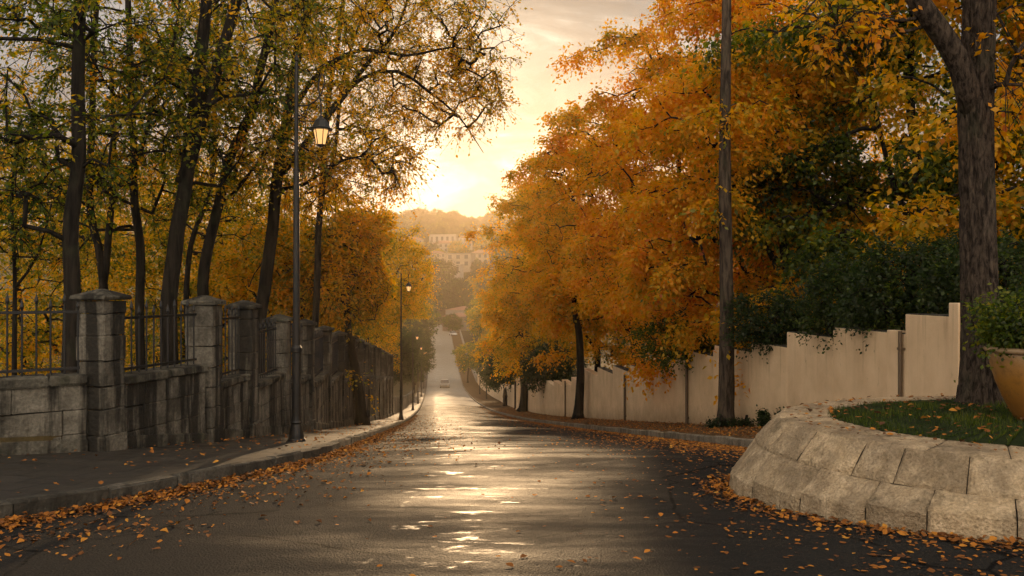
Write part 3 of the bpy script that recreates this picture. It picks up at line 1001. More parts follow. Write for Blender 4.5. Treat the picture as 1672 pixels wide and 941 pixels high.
def stem_px(d, pts, r0, r1, dd=0., root=True):
    """stem through photograph pixels at distance d (leaning dd further off along it)"""
    k = len(pts)
    p = [P(a, b, d + dd*i/max(1, k-1)) for i, (a, b) in enumerate(pts)]
    if root:
        x, y = p[0][0], p[0][1]
        p = [A(x, y, gz_at(x, y) - .1)] + p
    return (p, r0, r1)


LT = 'park trees behind the stone wall'
def E(px, py, d, rx, ry, rz, n): return (P(px, py, d), (rx, ry, rz), n)

# near trees behind the railings, left
make_tree('park_tree', 'thick straight black trunk rising just left of the nearest stone pier', 'tree',
          [stem_px(13.2, [(112, 590), (118, 400), (127, 200), (130, 40), (138, -120)], 0.139, 0.076)],
          [E(100, 120, 13.2, 2.4, 2.0, 1.9, 98), E(20, 260, 13.4, 1.4, 1.6, 1.5, 35)], 101, leaf=.085, T=5, nl=9, tl=.55, tone=(0.385, .12, .07), group=LT, zmin=EYE+.6)
make_tree('park_tree', 'slim forked dark tree between the first pier and the wide twin-stemmed tree', 'tree',
          [stem_px(16.5, [(228, 595), (228, 430), (220, 300), (214, 120), (208, -80)], 0.092, 0.050), ([P(224, 270, 16.5), P(250, 180, 16.4), P(285, 60, 16.3), P(300, -60, 16.2)], 0.042, 0.021)],
          [E(225, 70, 16.5, 2.2, 2.4, 2.2, 83), E(200, 240, 17, 1.8, 2., 1.4, 41)], 102, leaf=.085, T=5, nl=9, tl=.6, tone=(0.445, .12, .07), group=LT, zmin=EYE+.8)
make_tree('park_tree', 'leaning V-forked dark tree behind the first pier with low split stems', 'tree',
          [stem_px(18.5, [(172, 560), (170, 470), (160, 400), (146, 340), (150, 180), (160, -60)], 0.101, 0.050), ([P(168, 470, 18.5), P(180, 380, 18.6), P(188, 260, 18.8), P(180, 100, 19)], 0.076, 0.042)],
          [E(150, 170, 19, 2.5, 2.5, 2.6, 83), E(90, 330, 20, 2.0, 2.2, 1.4, 46)], 103, leaf=.085, T=5, nl=9, tl=.6, tone=(0.475, .12, .07), group=LT, zmin=EYE+.6)
make_tree('park_tree', 'thick twin-stemmed dark tree left of the second stone pier', 'tree',
          [stem_px(15., [(278, 590), (284, 420), (300, 280), (318, 160), (338, 0), (350, -120)], 0.160, 0.084), ([P(296, 300, 15.), P(330, 190, 15.1), P(362, 100, 15.2), P(392, -10, 15.3), P(415, -120, 15.4)], 0.118, 0.076)],
          [E(350, 30, 15., 2.2, 2.2, 1.7, 83), E(300, 190, 15.6, 1.8, 2., 1.3, 43)], 104, leaf=.085, T=5, nl=9, tl=.55, tone=(0.445, .12, .07), group=LT, zmin=EYE+1.2)
make_tree('park_tree', 'dark tree leaning right between the second and third stone piers', 'tree',
          [stem_px(17.5, [(330, 560), (336, 440), (360, 330), (382, 240), (412, 180), (440, 60), (462, -90)], 0.134, 0.067), ([P(378, 320, 17.5), P(410, 280, 17.5), P(445, 225, 17.6)], 0.042, 0.017)],
          [E(430, 50, 17.5, 2.3, 2.4, 2.0, 88), E(400, 230, 18, 1.9, 2.2, 1.3, 49)], 105, leaf=.085, T=5, nl=9, tl=.6, tone=(0.485, .12, .07), group=LT, zmin=EYE+1.)
OV = lambda p: (p[:, 0] < .35 + (p[:, 2] - 6.)*.08)
make_tree('overhanging_tree', 'tall tree beside the near lamp whose arched branches reach out over the road', 'tree',
          [stem_px(19.5, [(424, 560), (436, 420), (452, 310), (470, 200), (488, 90), (508, -20), (520, -140)], 0.168, 0.084),
           ([P(470, 190, 19.5), P(520, 120, 19.6), P(590, 82, 19.8), P(660, 92, 20.2), P(740, 78, 20.6), P(790, 88, 21)], 0.071, 0.010),
           ([P(456, 290, 19.5), P(540, 180, 20), P(600, 105, 20.5), P(650, 40, 21), P(680, -40, 21.5)], 0.084, 0.025),
           ([P(530, 190, 20), P(590, 130, 20.3), P(650, 118, 20.8), P(700, 150, 21.2), P(750, 190, 21.6), P(790, 250, 22)], 0.063, 0.008),
           ([P(452, 310, 19.5), P(500, 300, 19.2), P(560, 262, 19.0), P(620, 250, 19.0)], 0.050, 0.010)],
          [E(690, 40, 21, 2.5, 2.2, 1.3, 93), E(720, 165, 21.6, 1.9, 1.8, .9, 53), E(560, 60, 20, 1.9, 2., 1.4, 62), E(600, 265, 19.5, 1.5, 1.6, .8, 47), E(500, 270, 20, 1.4, 1.7, 1.0, 36),
           E(790, 110, 22, 1.1, 1.4, 1.0, 23)],
          106, leaf=.085, T=5, nl=8, tl=.65, tone=(0.555, .10, .07), group=LT, zmin=EYE+1.6, clip=OV)
make_tree('park_tree', 'slender dark tree right of the near lamp rising behind the wall', 'tree',
          [stem_px(26, [(512, 560), (518, 430), (522, 330), (535, 180), (560, 0), (570, -90)], 0.118, 0.059), ([P(520, 340, 26), P(545, 250, 26), P(560, 130, 26.2), P(600, 0, 26.4)], 0.067, 0.034)],
          [E(560, 60, 26, 2.8, 2.6, 2.6, 83), E(545, 250, 26, 2.2, 2.2, 1.7, 62), E(620, 170, 27, 1.7, 2.0, 1.5, 41)], 107, leaf=.09, T=5, nl=9, tl=.65, tone=(0.545, .10, .07), group=LT, zmin=EYE+.8)
make_tree('park_tree', 'thin upright dark tree seen between the twin-stemmed tree and its right-leaning neighbour', 'tree',
          [stem_px(24, [(306, 560), (308, 420), (345, 300), (352, 150), (356, -60)], 0.084, 0.042)],
          [E(340, 120, 24, 2.6, 2.6, 3.0, 83), E(300, 320, 25, 2.2, 2.2, 1.5, 51)], 108, leaf=.09, T=5, nl=9, tl=.6, tone=(0.465, .12, .07), group=LT, zmin=EYE+.5)
make_tree('park_tree', 'small bare-limbed young tree at the far left behind the railing', 'tree',
          [stem_px(14.5, [(22, 590), (24, 450), (20, 330), (30, 220)], 0.046, 0.017), ([P(24, 470, 14.5), P(60, 420, 14.6), P(85, 330, 14.8)], 0.025, 0.010)],
          [E(30, 340, 14.5, 1.2, 1.4, 1.2, 35)], 109, leaf=.08, T=4, nl=8, tl=.5, tone=(0.495, .12, .07), group=LT, zmin=EYE-.6)

# yellow trees deeper in the park
deep = [(-15.5, 27, 5.0, 3.4, 'pale yellow low tree deep in the park at the far left'),
        (-13., 33, 5.4, 3.6, 'ochre bushy tree deep in the park behind the first pier'),
        (-20., 40, 7.0, 4.4, 'broad olive tree deep in the park at the left picture edge'),
        (-10.3, 29, 4.6, 3.0, 'low golden tree behind the railing right of the first pier'),
        (-14.2, 45, 6.2, 4.2, 'rounded golden tree far back behind the twin-stemmed tree'),
        (-9.8, 37, 4.8, 3.2, 'golden tree far back behind the third stone pier'),
        (-22.5, 52, 7.4, 5.0, 'wide dull yellow tree farthest back at the left'),
        (-27, 46, 7.2, 4.6, 'olive yellow tree farthest left in the park')]
for k, (x, y, top, rr, lab) in enumerate(deep):
    g = gz_at(x, y); zt = EYE + top; zc = (g + zt)/2
    q = np.random.default_rng(200+k)
    make_tree('golden_tree', lab, 'tree', [([A(x, y, g-.1), A(x+q.normal(0, .2), y, g+2), A(x+q.normal(0, .4), y, zc+1), A(x+q.normal(0, .5), y, zt-1)], .13, .04)],
              [(A(x, y, zc+.4), (rr, rr*.85, (zt-g)/2-.3), 300), (A(x+q.normal(0, 1), y-.5, g+1.6), (rr*.95, rr*.7, 1.4), 70)],
              220+k, leaf=.13, T=5, nl=8, tl=.75, tone=(.50, .10, .07), group='golden trees deeper in the park', twigs=False, zmin=g+.7)

def LAMPGAP(p):
    y = p[:, 1]; px = 836 + p[:, 0]*F/y; py = 470.5 - (p[:, 2]-EYE)*F/y
    return np.where(y < 47, px < 636 - 12*np.sin(p[:, 2]*3), (py < 520) | (px < 655))
# street tree on the pavement and golden trees overhanging the far part of the wall
make_tree('street_tree', 'golden street tree leaning out of the left pavement beside the stone wall', 'tree',
          [([A(-5.22, 30, zr(30)+.08), A(-5.45, 30, zr(30)+1.5), A(-5.62, 30, zr(30)+3.0), A(-5.75, 30, zr(30)+4.8), A(-5.7, 30.2, zr(30)+6.4)], .19, .07)],
          [E(572, 465, 30, 1.9, 1.9, 1.4, 140), E(580, 390, 30.5, 1.9, 1.8, 1.3, 90), E(545, 450, 31, 1.5, 1.7, 1.4, 60)],
          301, leaf=.11, T=5, nl=9, tl=.7, tone=(.53, .08, .07), twigs=True, zmin=float(zr(30))+2.6, clip=LAMPGAP)
over = [(44, 1.6, 612, 375, 455, 3.0, 'broad golden tree hanging over the wall right behind the leaning street tree'),
        (55, 2.2, 628, 350, 450, 3.4, 'golden tree with spreading bare limbs behind the second lamp'),
        (68, 2.6, 638, 395, 480, 3.4, 'golden tree beyond the second lamp at the far end of the piered wall'),
        (84, 3.4, 648, 430, 525, 3.4, 'dull golden tree on the left beyond the piered wall'),
        (30, 1.8, 540, 330, 430, 2.7, 'golden tree close behind the wall just right of the near lamp')]
for k, (y, back, pxc, tpx, cpx, rr, lab) in enumerate(over):
    x = float(WL(y)) - back; g = gz_at(x, y)
    c = P(pxc, cpx, y); zt = P(0, tpx, y)[2]
    make_tree('golden_tree', lab, 'tree', [([A(x, y, g-.1), A(x, y, g+2.2), A(x+.3*(c[0]-x), y, c[2]-.5), A(x+.6*(c[0]-x), y, zt-1.)], .2, .06)],
              [(A(c[0], y, c[2]+.3), (rr, rr*.8, zt-c[2]), 260), (A(c[0]-rr*.8, y, c[2]-.6), (rr*.8, rr*.7, (zt-c[2])*.8), 110)],
              320+k, leaf=.15, T=5, nl=8, tl=.85, tone=(.54, .08, .06), group='golden trees overhanging the left wall', twigs=False, zmin=g+1.8, bark=BARK_DARK, clip=LAMPGAP)
dark = [(88, 640, 585, 2.3, 2.4, 'dark green rounded tree behind the garden wall past the second lamp'),
        (112, 656, 578, 2.7, 3.0, 'dark green tree over the pavement behind the third lamp'),
        (136, 676, 582, 3.0, 4.0, 'dark green tree reaching over the left kerb farther down the street'),
        (164, 678, 566, 4.0, 5.2, 'dull green tree at the valley bottom on the left kerb')]
for k, (y, px, py, rx, rz, lab) in enumerate(dark):
    c = P(px, py, y); x = min(c[0], float(KL(y)) - .8); g = float(zr(y))
    make_tree('evergreen_tree', lab, 'tree', [([A(x, y, g), A(x, y, g+2), A((x+c[0])/2, y, c[2]), A(c[0], y, c[2]+rz*.6)], .14, .04)],
              [(c, (rx, rx, rz), 330), (c + A(-rx*.7, 0, -rz*.35), (rx*.8, rx*.8, rz*.7), 120)], 340+k, leaf=.21, T=5, nl=8, tl=.7, tone=(.10, .05, .05), group='dark green trees on the left pavement', twigs=False, zmin=g+1.6)

# ------------------------------------------------------------------ right side trees
RT = 'autumn trees on the bank behind the stucco wall'
right = [  # distance, set-back from wall, crown top (above eye), lateral radius, tone, label
    (17.5, 5.6, 9.5, 4.2,   .55, 'amber tree on the bank behind the dark hedge, left of the big furrowed trunk'),
    (22.5, 5.0, 11.5, 4.0, .33, 'dark green tree on the bank just right of the tall bare pole'),
    (24.5, 2.2, 7.2, 3.4, .60, 'low drooping amber tree over the wall right of the tall bare pole'),
    (29., 3.2, 11.4, 4.5, .66, 'rusty orange tree over the wall just left of the tall bare pole'),
    (35., 2.5, 10.8, 4.6, .645, 'bright orange tree with boughs hanging low over the wall left of the tall pole'),
    (43., 2.3, 10.6, 4.8, .61, 'golden orange tree rising to the skyline above the dark trunk on the verge'),
    (52., 2.3, 10.5, 4.8, .575, 'golden tree on the skyline left of the brightest orange crown'),
    (64., 1.9, 10.6, 5.0, .56, 'yellow orange tree whose crown edge catches the low sun'),
    (80., 2.0, 10.4, 5.0, .56, 'golden tree at the left end of the sunlit right-hand skyline'),
    (100., 3.8, 7.0, 4.4, .56, 'hazy golden tree overhanging the road beyond the right lamp'),
    (124., 5.2, 3.0, 4.4, .55, 'pale ochre tree overhanging the far right kerb'),
    (150., 6.2, -1.0, 4.4, .54, 'dull ochre tree at the far dip of the street on the right')]
for k, (y, back, top, rr, tone, lab) in enumerate(right):
    x = float(WR(y)) + .2 + back; g = gz_at(x, y); zt = EYE + top
    lo = float(zr(y)) + (2.3 if y < 33 else 3.2); zc = (lo+zt)/2; rz = (zt-lo)/2
    q = np.random.default_rng(400+k)
    lf = .15 if y < 40 else (.17 if y < 70 else .24)
    nt_ = 380 if y < 40 else (360 if y < 70 else 300)
    low = .55 if y < 33 else 2.4
    ells = [(A(x-.3, y, zc), (rr, rr*.85, rz), int(nt_*1.25)), (A(x - rr*.3, y, zt - rz*.42), (rr*.82, rr*.7, rz*.42), int(nt_*.45)), (A(x - rr*.45, y-.6, lo + rz*.62), (rr*.75, rr*.7, rz*.55), nt_//3), (A(x-.5, y-.8, lo + low), (rr*.9, rr*.6, 1.0), nt_//4)]
    make_tree('autumn_tree', lab, 'tree',
              [([A(x, y, g-.15), A(x-.1, y, g+2), A(x-.4+q.normal(0, .2), y, zc), A(x-.6+q.normal(0, .4), y, zt-rz*.45)], .20 if y < 60 else .26, .05),
               ([A(x-.1, y, g+2.2), A(x-1.1, y-.4, g+4.0), A(x-rr*.5, y-1., zc-.3), A(x-rr*.72, y-1.2, zc+1.)], .09, .02)],
              ells, 420+k, leaf=lf, T=5, nl=9 if y < 70 else 7, tl=.8 if y < 60 else 1.0, tone=(tone, .10, .06), group=RT, layered=13, droop=.5, twigs=False, zmin=g+1.2, up=.3)
back = [(19, 13., 13.5, 5.0, .31, 'tall dark green tree high on the bank at the top right'),
        (27, 9., 14., 5.0, .33, 'tall dark ivy-green tree on the bank behind the tall bare pole'),
        (37, 9., 14.5, 5.2, .55, 'tall orange tree behind the front row above the skyline'),
        (14.5, 12., 11., 4.6, .66, 'rust orange tree at the right picture edge behind the big furrowed trunk')]
for k, (y, bk, top, rr, tone, lab) in enumerate(back):
    x = float(WR(y)) + bk; g = gz_at(x, y); zt = EYE + top; lo = g + 1.; zc = (lo+zt)/2
    make_tree('bank_tree', lab, 'tree', [([A(x, y, g-.15), A(x, y, g+3), A(x-.3, y, zc), A(x, y, zc+1.5)], .25, .10)],
              [(A(x, y, zc), (rr, rr*.8, (zt-lo)/2), 460), (A(x-1, y-1, lo+2), (rr, rr*.7, 2.2), 120)], 450+k, leaf=.17, T=5, nl=9, tl=.9, tone=(tone, .10, .06), group='taller trees higher on the right bank', layered=14, droop=.45, twigs=False, zmin=g+1.2)

# street trees standing in the verge
make_tree('street_tree', 'slim dark-trunked tree standing in the right verge against the cream wall', 'tree',
          [([A(3.24, 42, verge_z(3.24, 42)-.05), A(3.29, 42, zr(42)+2), A(3.25, 42, zr(42)+4.2), A(3.0, 42, zr(42)+6.5), A(2.9, 42, zr(42)+9)], .23, .10)],
          [(A(2.9, 42., zr(42)+6.6), (2.2, 2.0, 1.6), 90), (A(3.0, 42, zr(42)+8.6), (2.4, 2.2, 1.8), 90)], 501, leaf=.17, T=5, nl=8, tl=.8, tone=(.60, .07, .06), twigs=False, zmin=float(zr(42))+4.8, droop=.45)
make_tree('street_tree', 'dark leaning tree trunk in the right verge beside the cream gate pillar', 'tree',
          [([A(.78, 69, verge_z(.9, 69)-.05), A(.95, 69, zr(69)+1.6), A(.85, 69, zr(69)+4.5), A(.7, 69, zr(69)+8.2), A(.5, 69, zr(69)+11)], .33, .12)],
          [(A(.2, 68.6, zr(69)+8.6), (2.8, 2.4, 2.4), 130)], 502, leaf=.2, T=5, nl=8, tl=.9, tone=(.56, .07, .06), twigs=False, zmin=float(zr(69))+6., droop=.4)
make_tree('street_tree', 'small dark street tree on the far right pavement near the dip', 'tree',
          [([A(-8.9, 172, zr(172)), A(-8.8, 172, zr(172)+2.2), A(-8.7, 172, zr(172)+5)], .2, .08)],
          [(A(-8.5, 172, zr(172)+5.6), (3.0, 2.6, 2.6), 150)], 503, leaf=.3, T=5, nl=6, tl=.9, tone=(.40, .08, .06), twigs=False, zmin=float(zr(172))+2.5)

# hedges and shrubs over the wall
HG = 'shrubs along the top of the stucco wall'
def shrub(label, c, r, n, seed, tone=.08, leaf=.075, g=None, name='hedge_shrub', cat='shrub', group=HG, T=6, nl=9, tl=.42, tv=.06, bark=None, spread=1.1):
    c = np.asarray(c, float); g = c[2] - r[2] if g is None else g
    st = [([A(c[0], c[1], g), A(c[0]+.05, c[1], g+.3), A(c[0], c[1], c[2])], .04, .015)]
    return make_tree(name, label, cat, st, [(c, r, n)], seed, leaf=leaf, T=T, nl=nl, tl=tl, tone=(tone, tv, .045), group=group, droop=.1, twigs=False, sites_extra=.6, zmin=-99., rtip=.006, crown='foliage', spread=spread)
shrub('big dark green rounded shrub above the wall left of the furrowed trunk', P(1490, 475, 15.9), (1.25, .9, .95), 170, 601, .19)
shrub('dark green shrub bulging over the wall at the low step right of the tall pole', P(1385, 488, 17.6), (1.05, .9, .9), 150, 602, .20)
shrub('dark shrub with small leaves between the tall pole and the bulging green shrub', P(1265, 525, 20.5), (1.1, .9, .75), 120, 603, .20)
shrub('dark green shrub high behind the furrowed trunk at the right edge', P(1640, 452, 14.2), (1.2, .9, .75), 130, 604, .18)
shrub('dark olive shrub behind the wall left of the tall pole', P(1120, 560, 26.6), (1.5, 1., .75), 80, 605, .28, .09)
shrub('dark green shrub spilling over the low wall left of the slim verge tree', P(900, 597, 58), (2.0, 1.5, 1.5), 120, 606, .12, .16, tl=.6)
shrub('dark green shrub spilling over the wall beyond the gate pillar', P(822, 600, 90), (2.1, 1.8, 2.2), 110, 607, .13, .2, tl=.7)
shrub('small dark shrub in the wall gap beside the right lamp', P(806, 612, 112), (1.6, 1.6, 1.5), 80, 608, .14, .24, tl=.7)

# ------------------------------------------------------------------ the big tree in the planter
def lawn1(x, y): return float(lawn_z(x, y)[0])
bt = A(4.86, 8.9); bz = lawn1(*bt)
d8 = 8.9
make_tree('furrowed_tree', 'big deeply furrowed brown trunk with a forked limb growing from the planter lawn', 'tree',
          [([A(bt[0], bt[1], bz-.08), P(1601, 560, d8), P(1597, 380, d8), P(1594, 200, d8), P(1598, 40, d8), P(1604, -140, d8), P(1600, -330, d8)], .135, .12),
           ([P(1590, 190, d8), P(1562, 110, d8-.05), P(1520, 45, d8-.15), P(1482, -10, d8-.2), P(1440, -110, d8-.3), P(1400, -220, d8-.3)], .125, .08),
           ([P(1500, 30, d8-.15), P(1462, 34, d8-.3), P(1410, 26, d8-.5), P(1360, 45, d8-.7)], .022, .006),
           ([P(1510, 42, d8-.15), P(1450, 62, d8-.1), P(1390, 78, d8), P(1335, 84, d8+.1)], .018, .005)],
          [(P(1390, 30, d8-.4), (.65, .7, .28), 11), (P(1500, -190, d8), (2.2, 1.8, .8), 100), (P(1690, 110, d8-.3), (.42, .6, .7), 18), (P(1560, -330, d8), (2.4, 2., .8), 60)],
          700, leaf=.085, T=4, nl=7, tl=.4, tone=(.64, .10, .07), bark=BARK_PINE, zmin=EYE+1.8, droop=.5)
# bark relief on the trunk: displace the stem tube
tr = [c for c in bpy.data.objects['furrowed_tree'].children if c.name.startswith('trunk')][0]
tr.visible_shadow = True
b = MB(); st = catmull([A(0, 0, -.08)] + [P(px_, py_, d8) - A(bt[0], bt[1], bz) for px_, py_ in ((1601, 560), (1597, 380), (1594, 200), (1598, 40), (1604, -140))], .02)
k = len(st); nn_ = 150
an = np.arange(nn_)*2*np.pi/nn_
zz = st[:, 2:3]
rr = np.interp(st[:, 2], [0, .12, .4, 1.2, 4], [.275, .225, .185, .168, .148])[:, None]
pts3 = np.stack([np.cos(an)[None]*4.2 + 0*zz, np.sin(an)[None]*4.2 + 0*zz, zz*2.6 + 0*an[None]], -1).reshape(-1, 3)
wob = np.stack([vnoise(pts3*.9 + 9, 3), vnoise(pts3*.9 + 33, 4), vnoise(pts3*.9 + 55, 5)], -1)*.5
rid = np.clip(np.abs(fbm((pts3 + wob)*np.array([.72, .72, .62]), 77, 4))*5, 0, 1)**.7
rid = rid.reshape(k, nn_)
rad2 = rr + .036*rid - .026
V = np.stack([st[:, :1] + rad2*np.cos(an), st[:, 1:2] + rad2*np.sin(an), zz + 0*an[None]], -1)
V = np.concatenate([V, V[:, :1]], 1)
bb = MB().add(V.reshape(-1, 3), grid_faces(k, nn_+1)[:, ::-1])
bb.build('bark', BARK_PINE, bpy.data.objects['furrowed_tree'], smooth=True)

# glazed pot and its plant
pc = A(4.72, 7.68); pz = lawn1(*pc) - .012
pot = thing('glazed_pot', 'large ochre glazed clay pot standing on the planter lawn at the right edge', 'pot', (pc[0], pc[1], pz))
prof = [(0, 0), (.17, 0), (.185, .02), (.23, .10), (.29, .22), (.345, .36), (.385, .50), (.405, .60), (.405, .625), (.40, .63)]
MB().lathe(prof, n=48).build('body', GLAZE, pot, smooth=True)
MB().lathe([(.395, .622), (.425, .626), (.438, .642), (.438, .658), (.425, .672), (.395, .676), (.372, .665), (.365, .60), (.35, .56), (0, .56)], n=48).build('rim', GLAZE, pot, smooth=True)
MB().lathe([(.36, .585), (.2, .60), (0, .61)], n=24).build('soil', SOIL, pot)
shrub('small-leaved green shrub growing in the ochre pot', A(pc[0], pc[1], pz+.86), (.47, .45, .25), 170, 620, .34, .045, g=pz+.58, name='potted_shrub', group='', T=5, nl=9, tl=.2, tv=.10)

# tall bare pole on the verge
pp = A(5.36, 21.5); pz0 = float(verge_z(*pp))
pole = thing('utility_pole', 'tall bare dark wooden pole standing in the verge before the cream wall', 'pole', (pp[0], pp[1], pz0 - .05))
hh = np.arange(0, 12.2, .1); n_ = 24; an = np.arange(n_)*2*np.pi/n_
rr = np.interp(hh, [0, .15, .5, 1.6, 12], [.30, .24, .205, .185, .105])
pts3 = np.stack([np.cos(an)[None]*2 + 0*hh[:, None], np.sin(an)[None]*2 + 0*hh[:, None], hh[:, None]*.9 + 0*an[None]], -1).reshape(-1, 3)
rr2 = rr[:, None] + (.016*fbm(pts3*2, 5)).reshape(len(hh), n_)*np.interp(hh, [0, 2, 4], [1.8, 1, .5])[:, None]
sw_ = np.stack([.03*np.sin(hh*.7), .03*np.cos(hh*.5), 0*hh], -1)
V = np.stack([sw_[:, :1] + rr2*np.cos(an), sw_[:, 1:2] + rr2*np.sin(an), hh[:, None] + 0*an[None]], -1)
V = np.concatenate([V, V[:, :1]], 1)
MB().add(V.reshape(-1, 3), grid_faces(len(hh), n_+1)[:, ::-1]).build('shaft', POLEW, pole, smooth=True)
for hz, sg in ((8.1, 1), (7.3, -1), (9.0, -1)):
    MB().tube([A(.08*sg, -.05, hz), A(.24*sg, -.10, hz+.06)], [.02, .012], 6).build('stub', POLEW, pole)
WG = 'weeds at the foot of the cream wall'
for k, (x, y, w, h, lab) in enumerate([(5.15, 21.25, .36, .22, 'low dark weed clump round the foot of the tall bare pole'), (5.75, 21.2, .28, .16, 'low weed mat right of the tall bare pole'),
                                     (5.95, 20.2, .10, .36, 'upright weed tuft against the wall between pole and planter'), (6.1, 19.3, .16, .34, 'leggy weed against the wall just left of the planter')]):
    shrub(lab, A(x, y, float(verge_z(x, y)) + h*.5), (w, w*.8, h*.5), 26, 640+k, .10, .06, g=float(verge_z(x, y)), name='weed', cat='weed', group=WG, T=4, nl=6, tl=.16)
shrub('thin dry weed growing at the wall beside the furrowed trunk', A(5.35, 9.7, ZT+.32), (.12, .12, .28), 22, 650, .40, .05, g=ZT, name='weed', cat='weed', group=WG, T=3, nl=5, tl=.18)

# slim poles by the gate pillar
PG = 'slim utility poles by the gate pillar'
for x, y, h, r, lab in ((.78, 78, 9.4, .16, 'thick dark utility pole right of the cream gate pillar'), (.30, 80, 11, .10, 'thin brown utility pole just behind the cream gate pillar'), (1.45, 76, 9.6, .09, 'thin brown pole behind the wall right of the dark leaning trunk')):
    g = float(zr(y)) + .2
    t = thing('utility_pole', lab, 'pole', (x, y, g), PG)
    MB().tube([A(0, 0, -.2), A(0, 0, h*.5), A(0, 0, h)], [r, r*.85, r*.65], 10).build('shaft', POLEW, t, smooth=True)
# dark post before the wall
t = thing('stone_post', 'short dark post standing before the cream wall on the far right pavement', 'post', (-.75, 93, float(zr(93))+.15))
MB().lathe([(0, -.2), (.26, -.2), (.24, .9), (.28, 1.0), (.16, 1.9), (0, 2.0)], n=10).build('shaft', POLEW, t)

# ------------------------------------------------------------------ street lamps
def lamp(label, x, y, g, H, drop, group='street lamps along the left kerb', lit=True, reach=.40):
    t = thing('street_lamp', label, 'street lamp', (x, y, g), group)
    MB().lathe([(.0, 0), (.15, 0), (.15, .06), (.125, .09), (.12, .14), (.095, .28), (.085, .32), (.10, .35), (.085, .38), (.078, .45)], n=16).build('base', IRON, t)
    MB().lathe([(.075, .44), (.072, 1.48), (.088, 1.50), (.088, 1.56), (.062, 1.60), (.056, 2.0), (.048, H*.7), (.05, H*.7+.02), (.036, H*.7+.05), (.030, H-.12), (.045, H-.1), (.03, H-.05), (.012, H), (0, H+.02)], n=16).build('pole', IRON, t)
    hz = H - drop            # top of the lantern hood
    s = np.linspace(0, 1, 22)
    a0 = A(.02, 0, hz + .20); 
    arm = catmull([a0, A(reach*.45, 0, hz+.20), A(reach*.95, 0, hz+.34), A(reach*1.15, 0, hz+.62), A(reach*1.02, 0, hz+.70), A(reach*.90, 0, hz+.52), A(reach, 0, hz+.22), A(reach, 0, hz)], .05)
    MB().tube(arm, .013, 6).build('arm', IRON, t, smooth=True)
    MB().tube(catmull([A(.03, 0, hz-.02), A(reach*.35, 0, hz+.03), A(reach*.5, 0, hz+.2)], .05), .009, 6).build('scroll', IRON, t, smooth=True)
    ln = bpy.data.objects.new('lantern', None)
    lan = MB().lathe([(0, hz+.03), (.03, hz+.03), (.035, hz), (.10, hz-.05), (.155, hz-.165), (.195, hz-.185), (.19, hz-.205), (.12, hz-.20), (0, hz-.20)], (reach, 0, 0), 8).build('lantern', IRON, t)
    bpy.data.objects.remove(ln)
    MB().lathe([(.12, hz-.205), (.07, hz-.44), (0, hz-.44)], (reach, 0, 0), 6).build('glass', LAMPG if lit else GLASSD, lan)
    fb = MB()
    for k in range(6):
        a = k*np.pi/3
        fb.tube([A(reach + .124*math.cos(a), .124*math.sin(a), hz-.2), A(reach + .074*math.cos(a), .074*math.sin(a), hz-.445)], .007, 4)
    fb.lathe([(0, hz-.44), (.078, hz-.44), (.078, hz-.455), (.03, hz-.475), (0, hz-.49)], (reach, 0, 0), 6)
    fb.build('cage', IRON, lan)
    return t
def pave_z(x, y): return float(zr(y)) + .10
lamp('tall black lit street lamp nearest the camera at the left kerb', -3.52, 14., pave_z(0, 14)-.03, 6.35, 1.03)
l2 = lamp('second lit street lamp from the camera, standing before the far end of the piered wall', -5.82, 45, pave_z(0, 45), 7.7, .5)
for (y, h, lab) in ((80, .98, 'third lit street lamp from the camera beside the dark green tree'), (104, .97, 'fourth lit street lamp from the camera on the left kerb'),
                    (130, .95, 'fifth lit street lamp on the left, small before the dark green foliage'), (158, .95, 'farthest lit street lamp at the bottom of the left pavement')):
    c = copy_tree(l2); c.location = (-1.55-.09*y-.5, y, pave_z(0, y)); c['label'] = lab; c.scale = (1, 1, h)
lamp('unlit dark street lamp with a short arm on the far right pavement', -3.5, 118, float(zr(118))+.15, 7.3, .3, 'street lamps on the right pavement', False)
lamp('thin unlit lamp post half hidden by leaves farther down the right pavement', -5.1, 136, float(zr(136))+.15, 7.0, .3, 'street lamps on the right pavement', False)

# ------------------------------------------------------------------ vehicles far down the street
def car(label, x, y, g, rz, paint, lit=False):
    t = thing('car', label, 'car', (x, y, g), 'cars far down the street', rz)
    w = .86
    prof = [(-2.1, .35), (-2.12, .62), (-2.0, .82), (-1.2, .92), (1.55, .92), (2.02, .86), (2.1, .6), (2.08, .35)]
    def body(pr, hw, tw):
        n = len(pr); v = [A(s*(hw), x_, z_) for s in (-1, 1) for x_, z_ in pr]
        f = [[i, (i+1) % n, n+(i+1) % n, n+i] for i in range(n)] + [list(range(n))[::-1], list(range(n, 2*n))]
        return MB().add(v, f)
    body(prof, w, 0).build('body', paint, t)
    cv = [A(sx*hw, yy, zz) for (yy, zz, hw) in ((-.95, .92, .82), (-.45, 1.42, .64), (1.0, 1.42, .64), (1.6, .92, .82)) for sx in (-1, 1)]
    MB().add(cv, [[0, 1, 3, 2], [4, 5, 7, 6], [0, 2, 4, 6], [1, 7, 5, 3]]).build('window', GLASSD, t)
    rf = [A(sx*.66, yy, 1.425) for yy in (-.5, 1.05) for sx in (-1, 1)] + [A(sx*.6, yy, 1.47) for yy in (-.4, .95) for sx in (-1, 1)]
    MB().add(rf, [[0, 1, 5, 4], [2, 6, 7, 3], [0, 4, 6, 2], [1, 3, 7, 5], [4, 5, 7, 6], [0, 2, 3, 1]]).build('roof', paint, t)
    for sx in (-1, 1):
        for yy in (-1.3, 1.3):
            MB().tube([A(sx*.68, yy, .32), A(sx*.88, yy, .32)], .32, 14).build('wheel', RUBBER, t)
        MB().box(A(sx*.6, -2.11, .68), (.17, .03, .09), (1, 0, 0), UP, .02).build('headlight', m_emit('lit_headlight', (1., .8, .55), .5) if lit else WHITE, t)
    return t
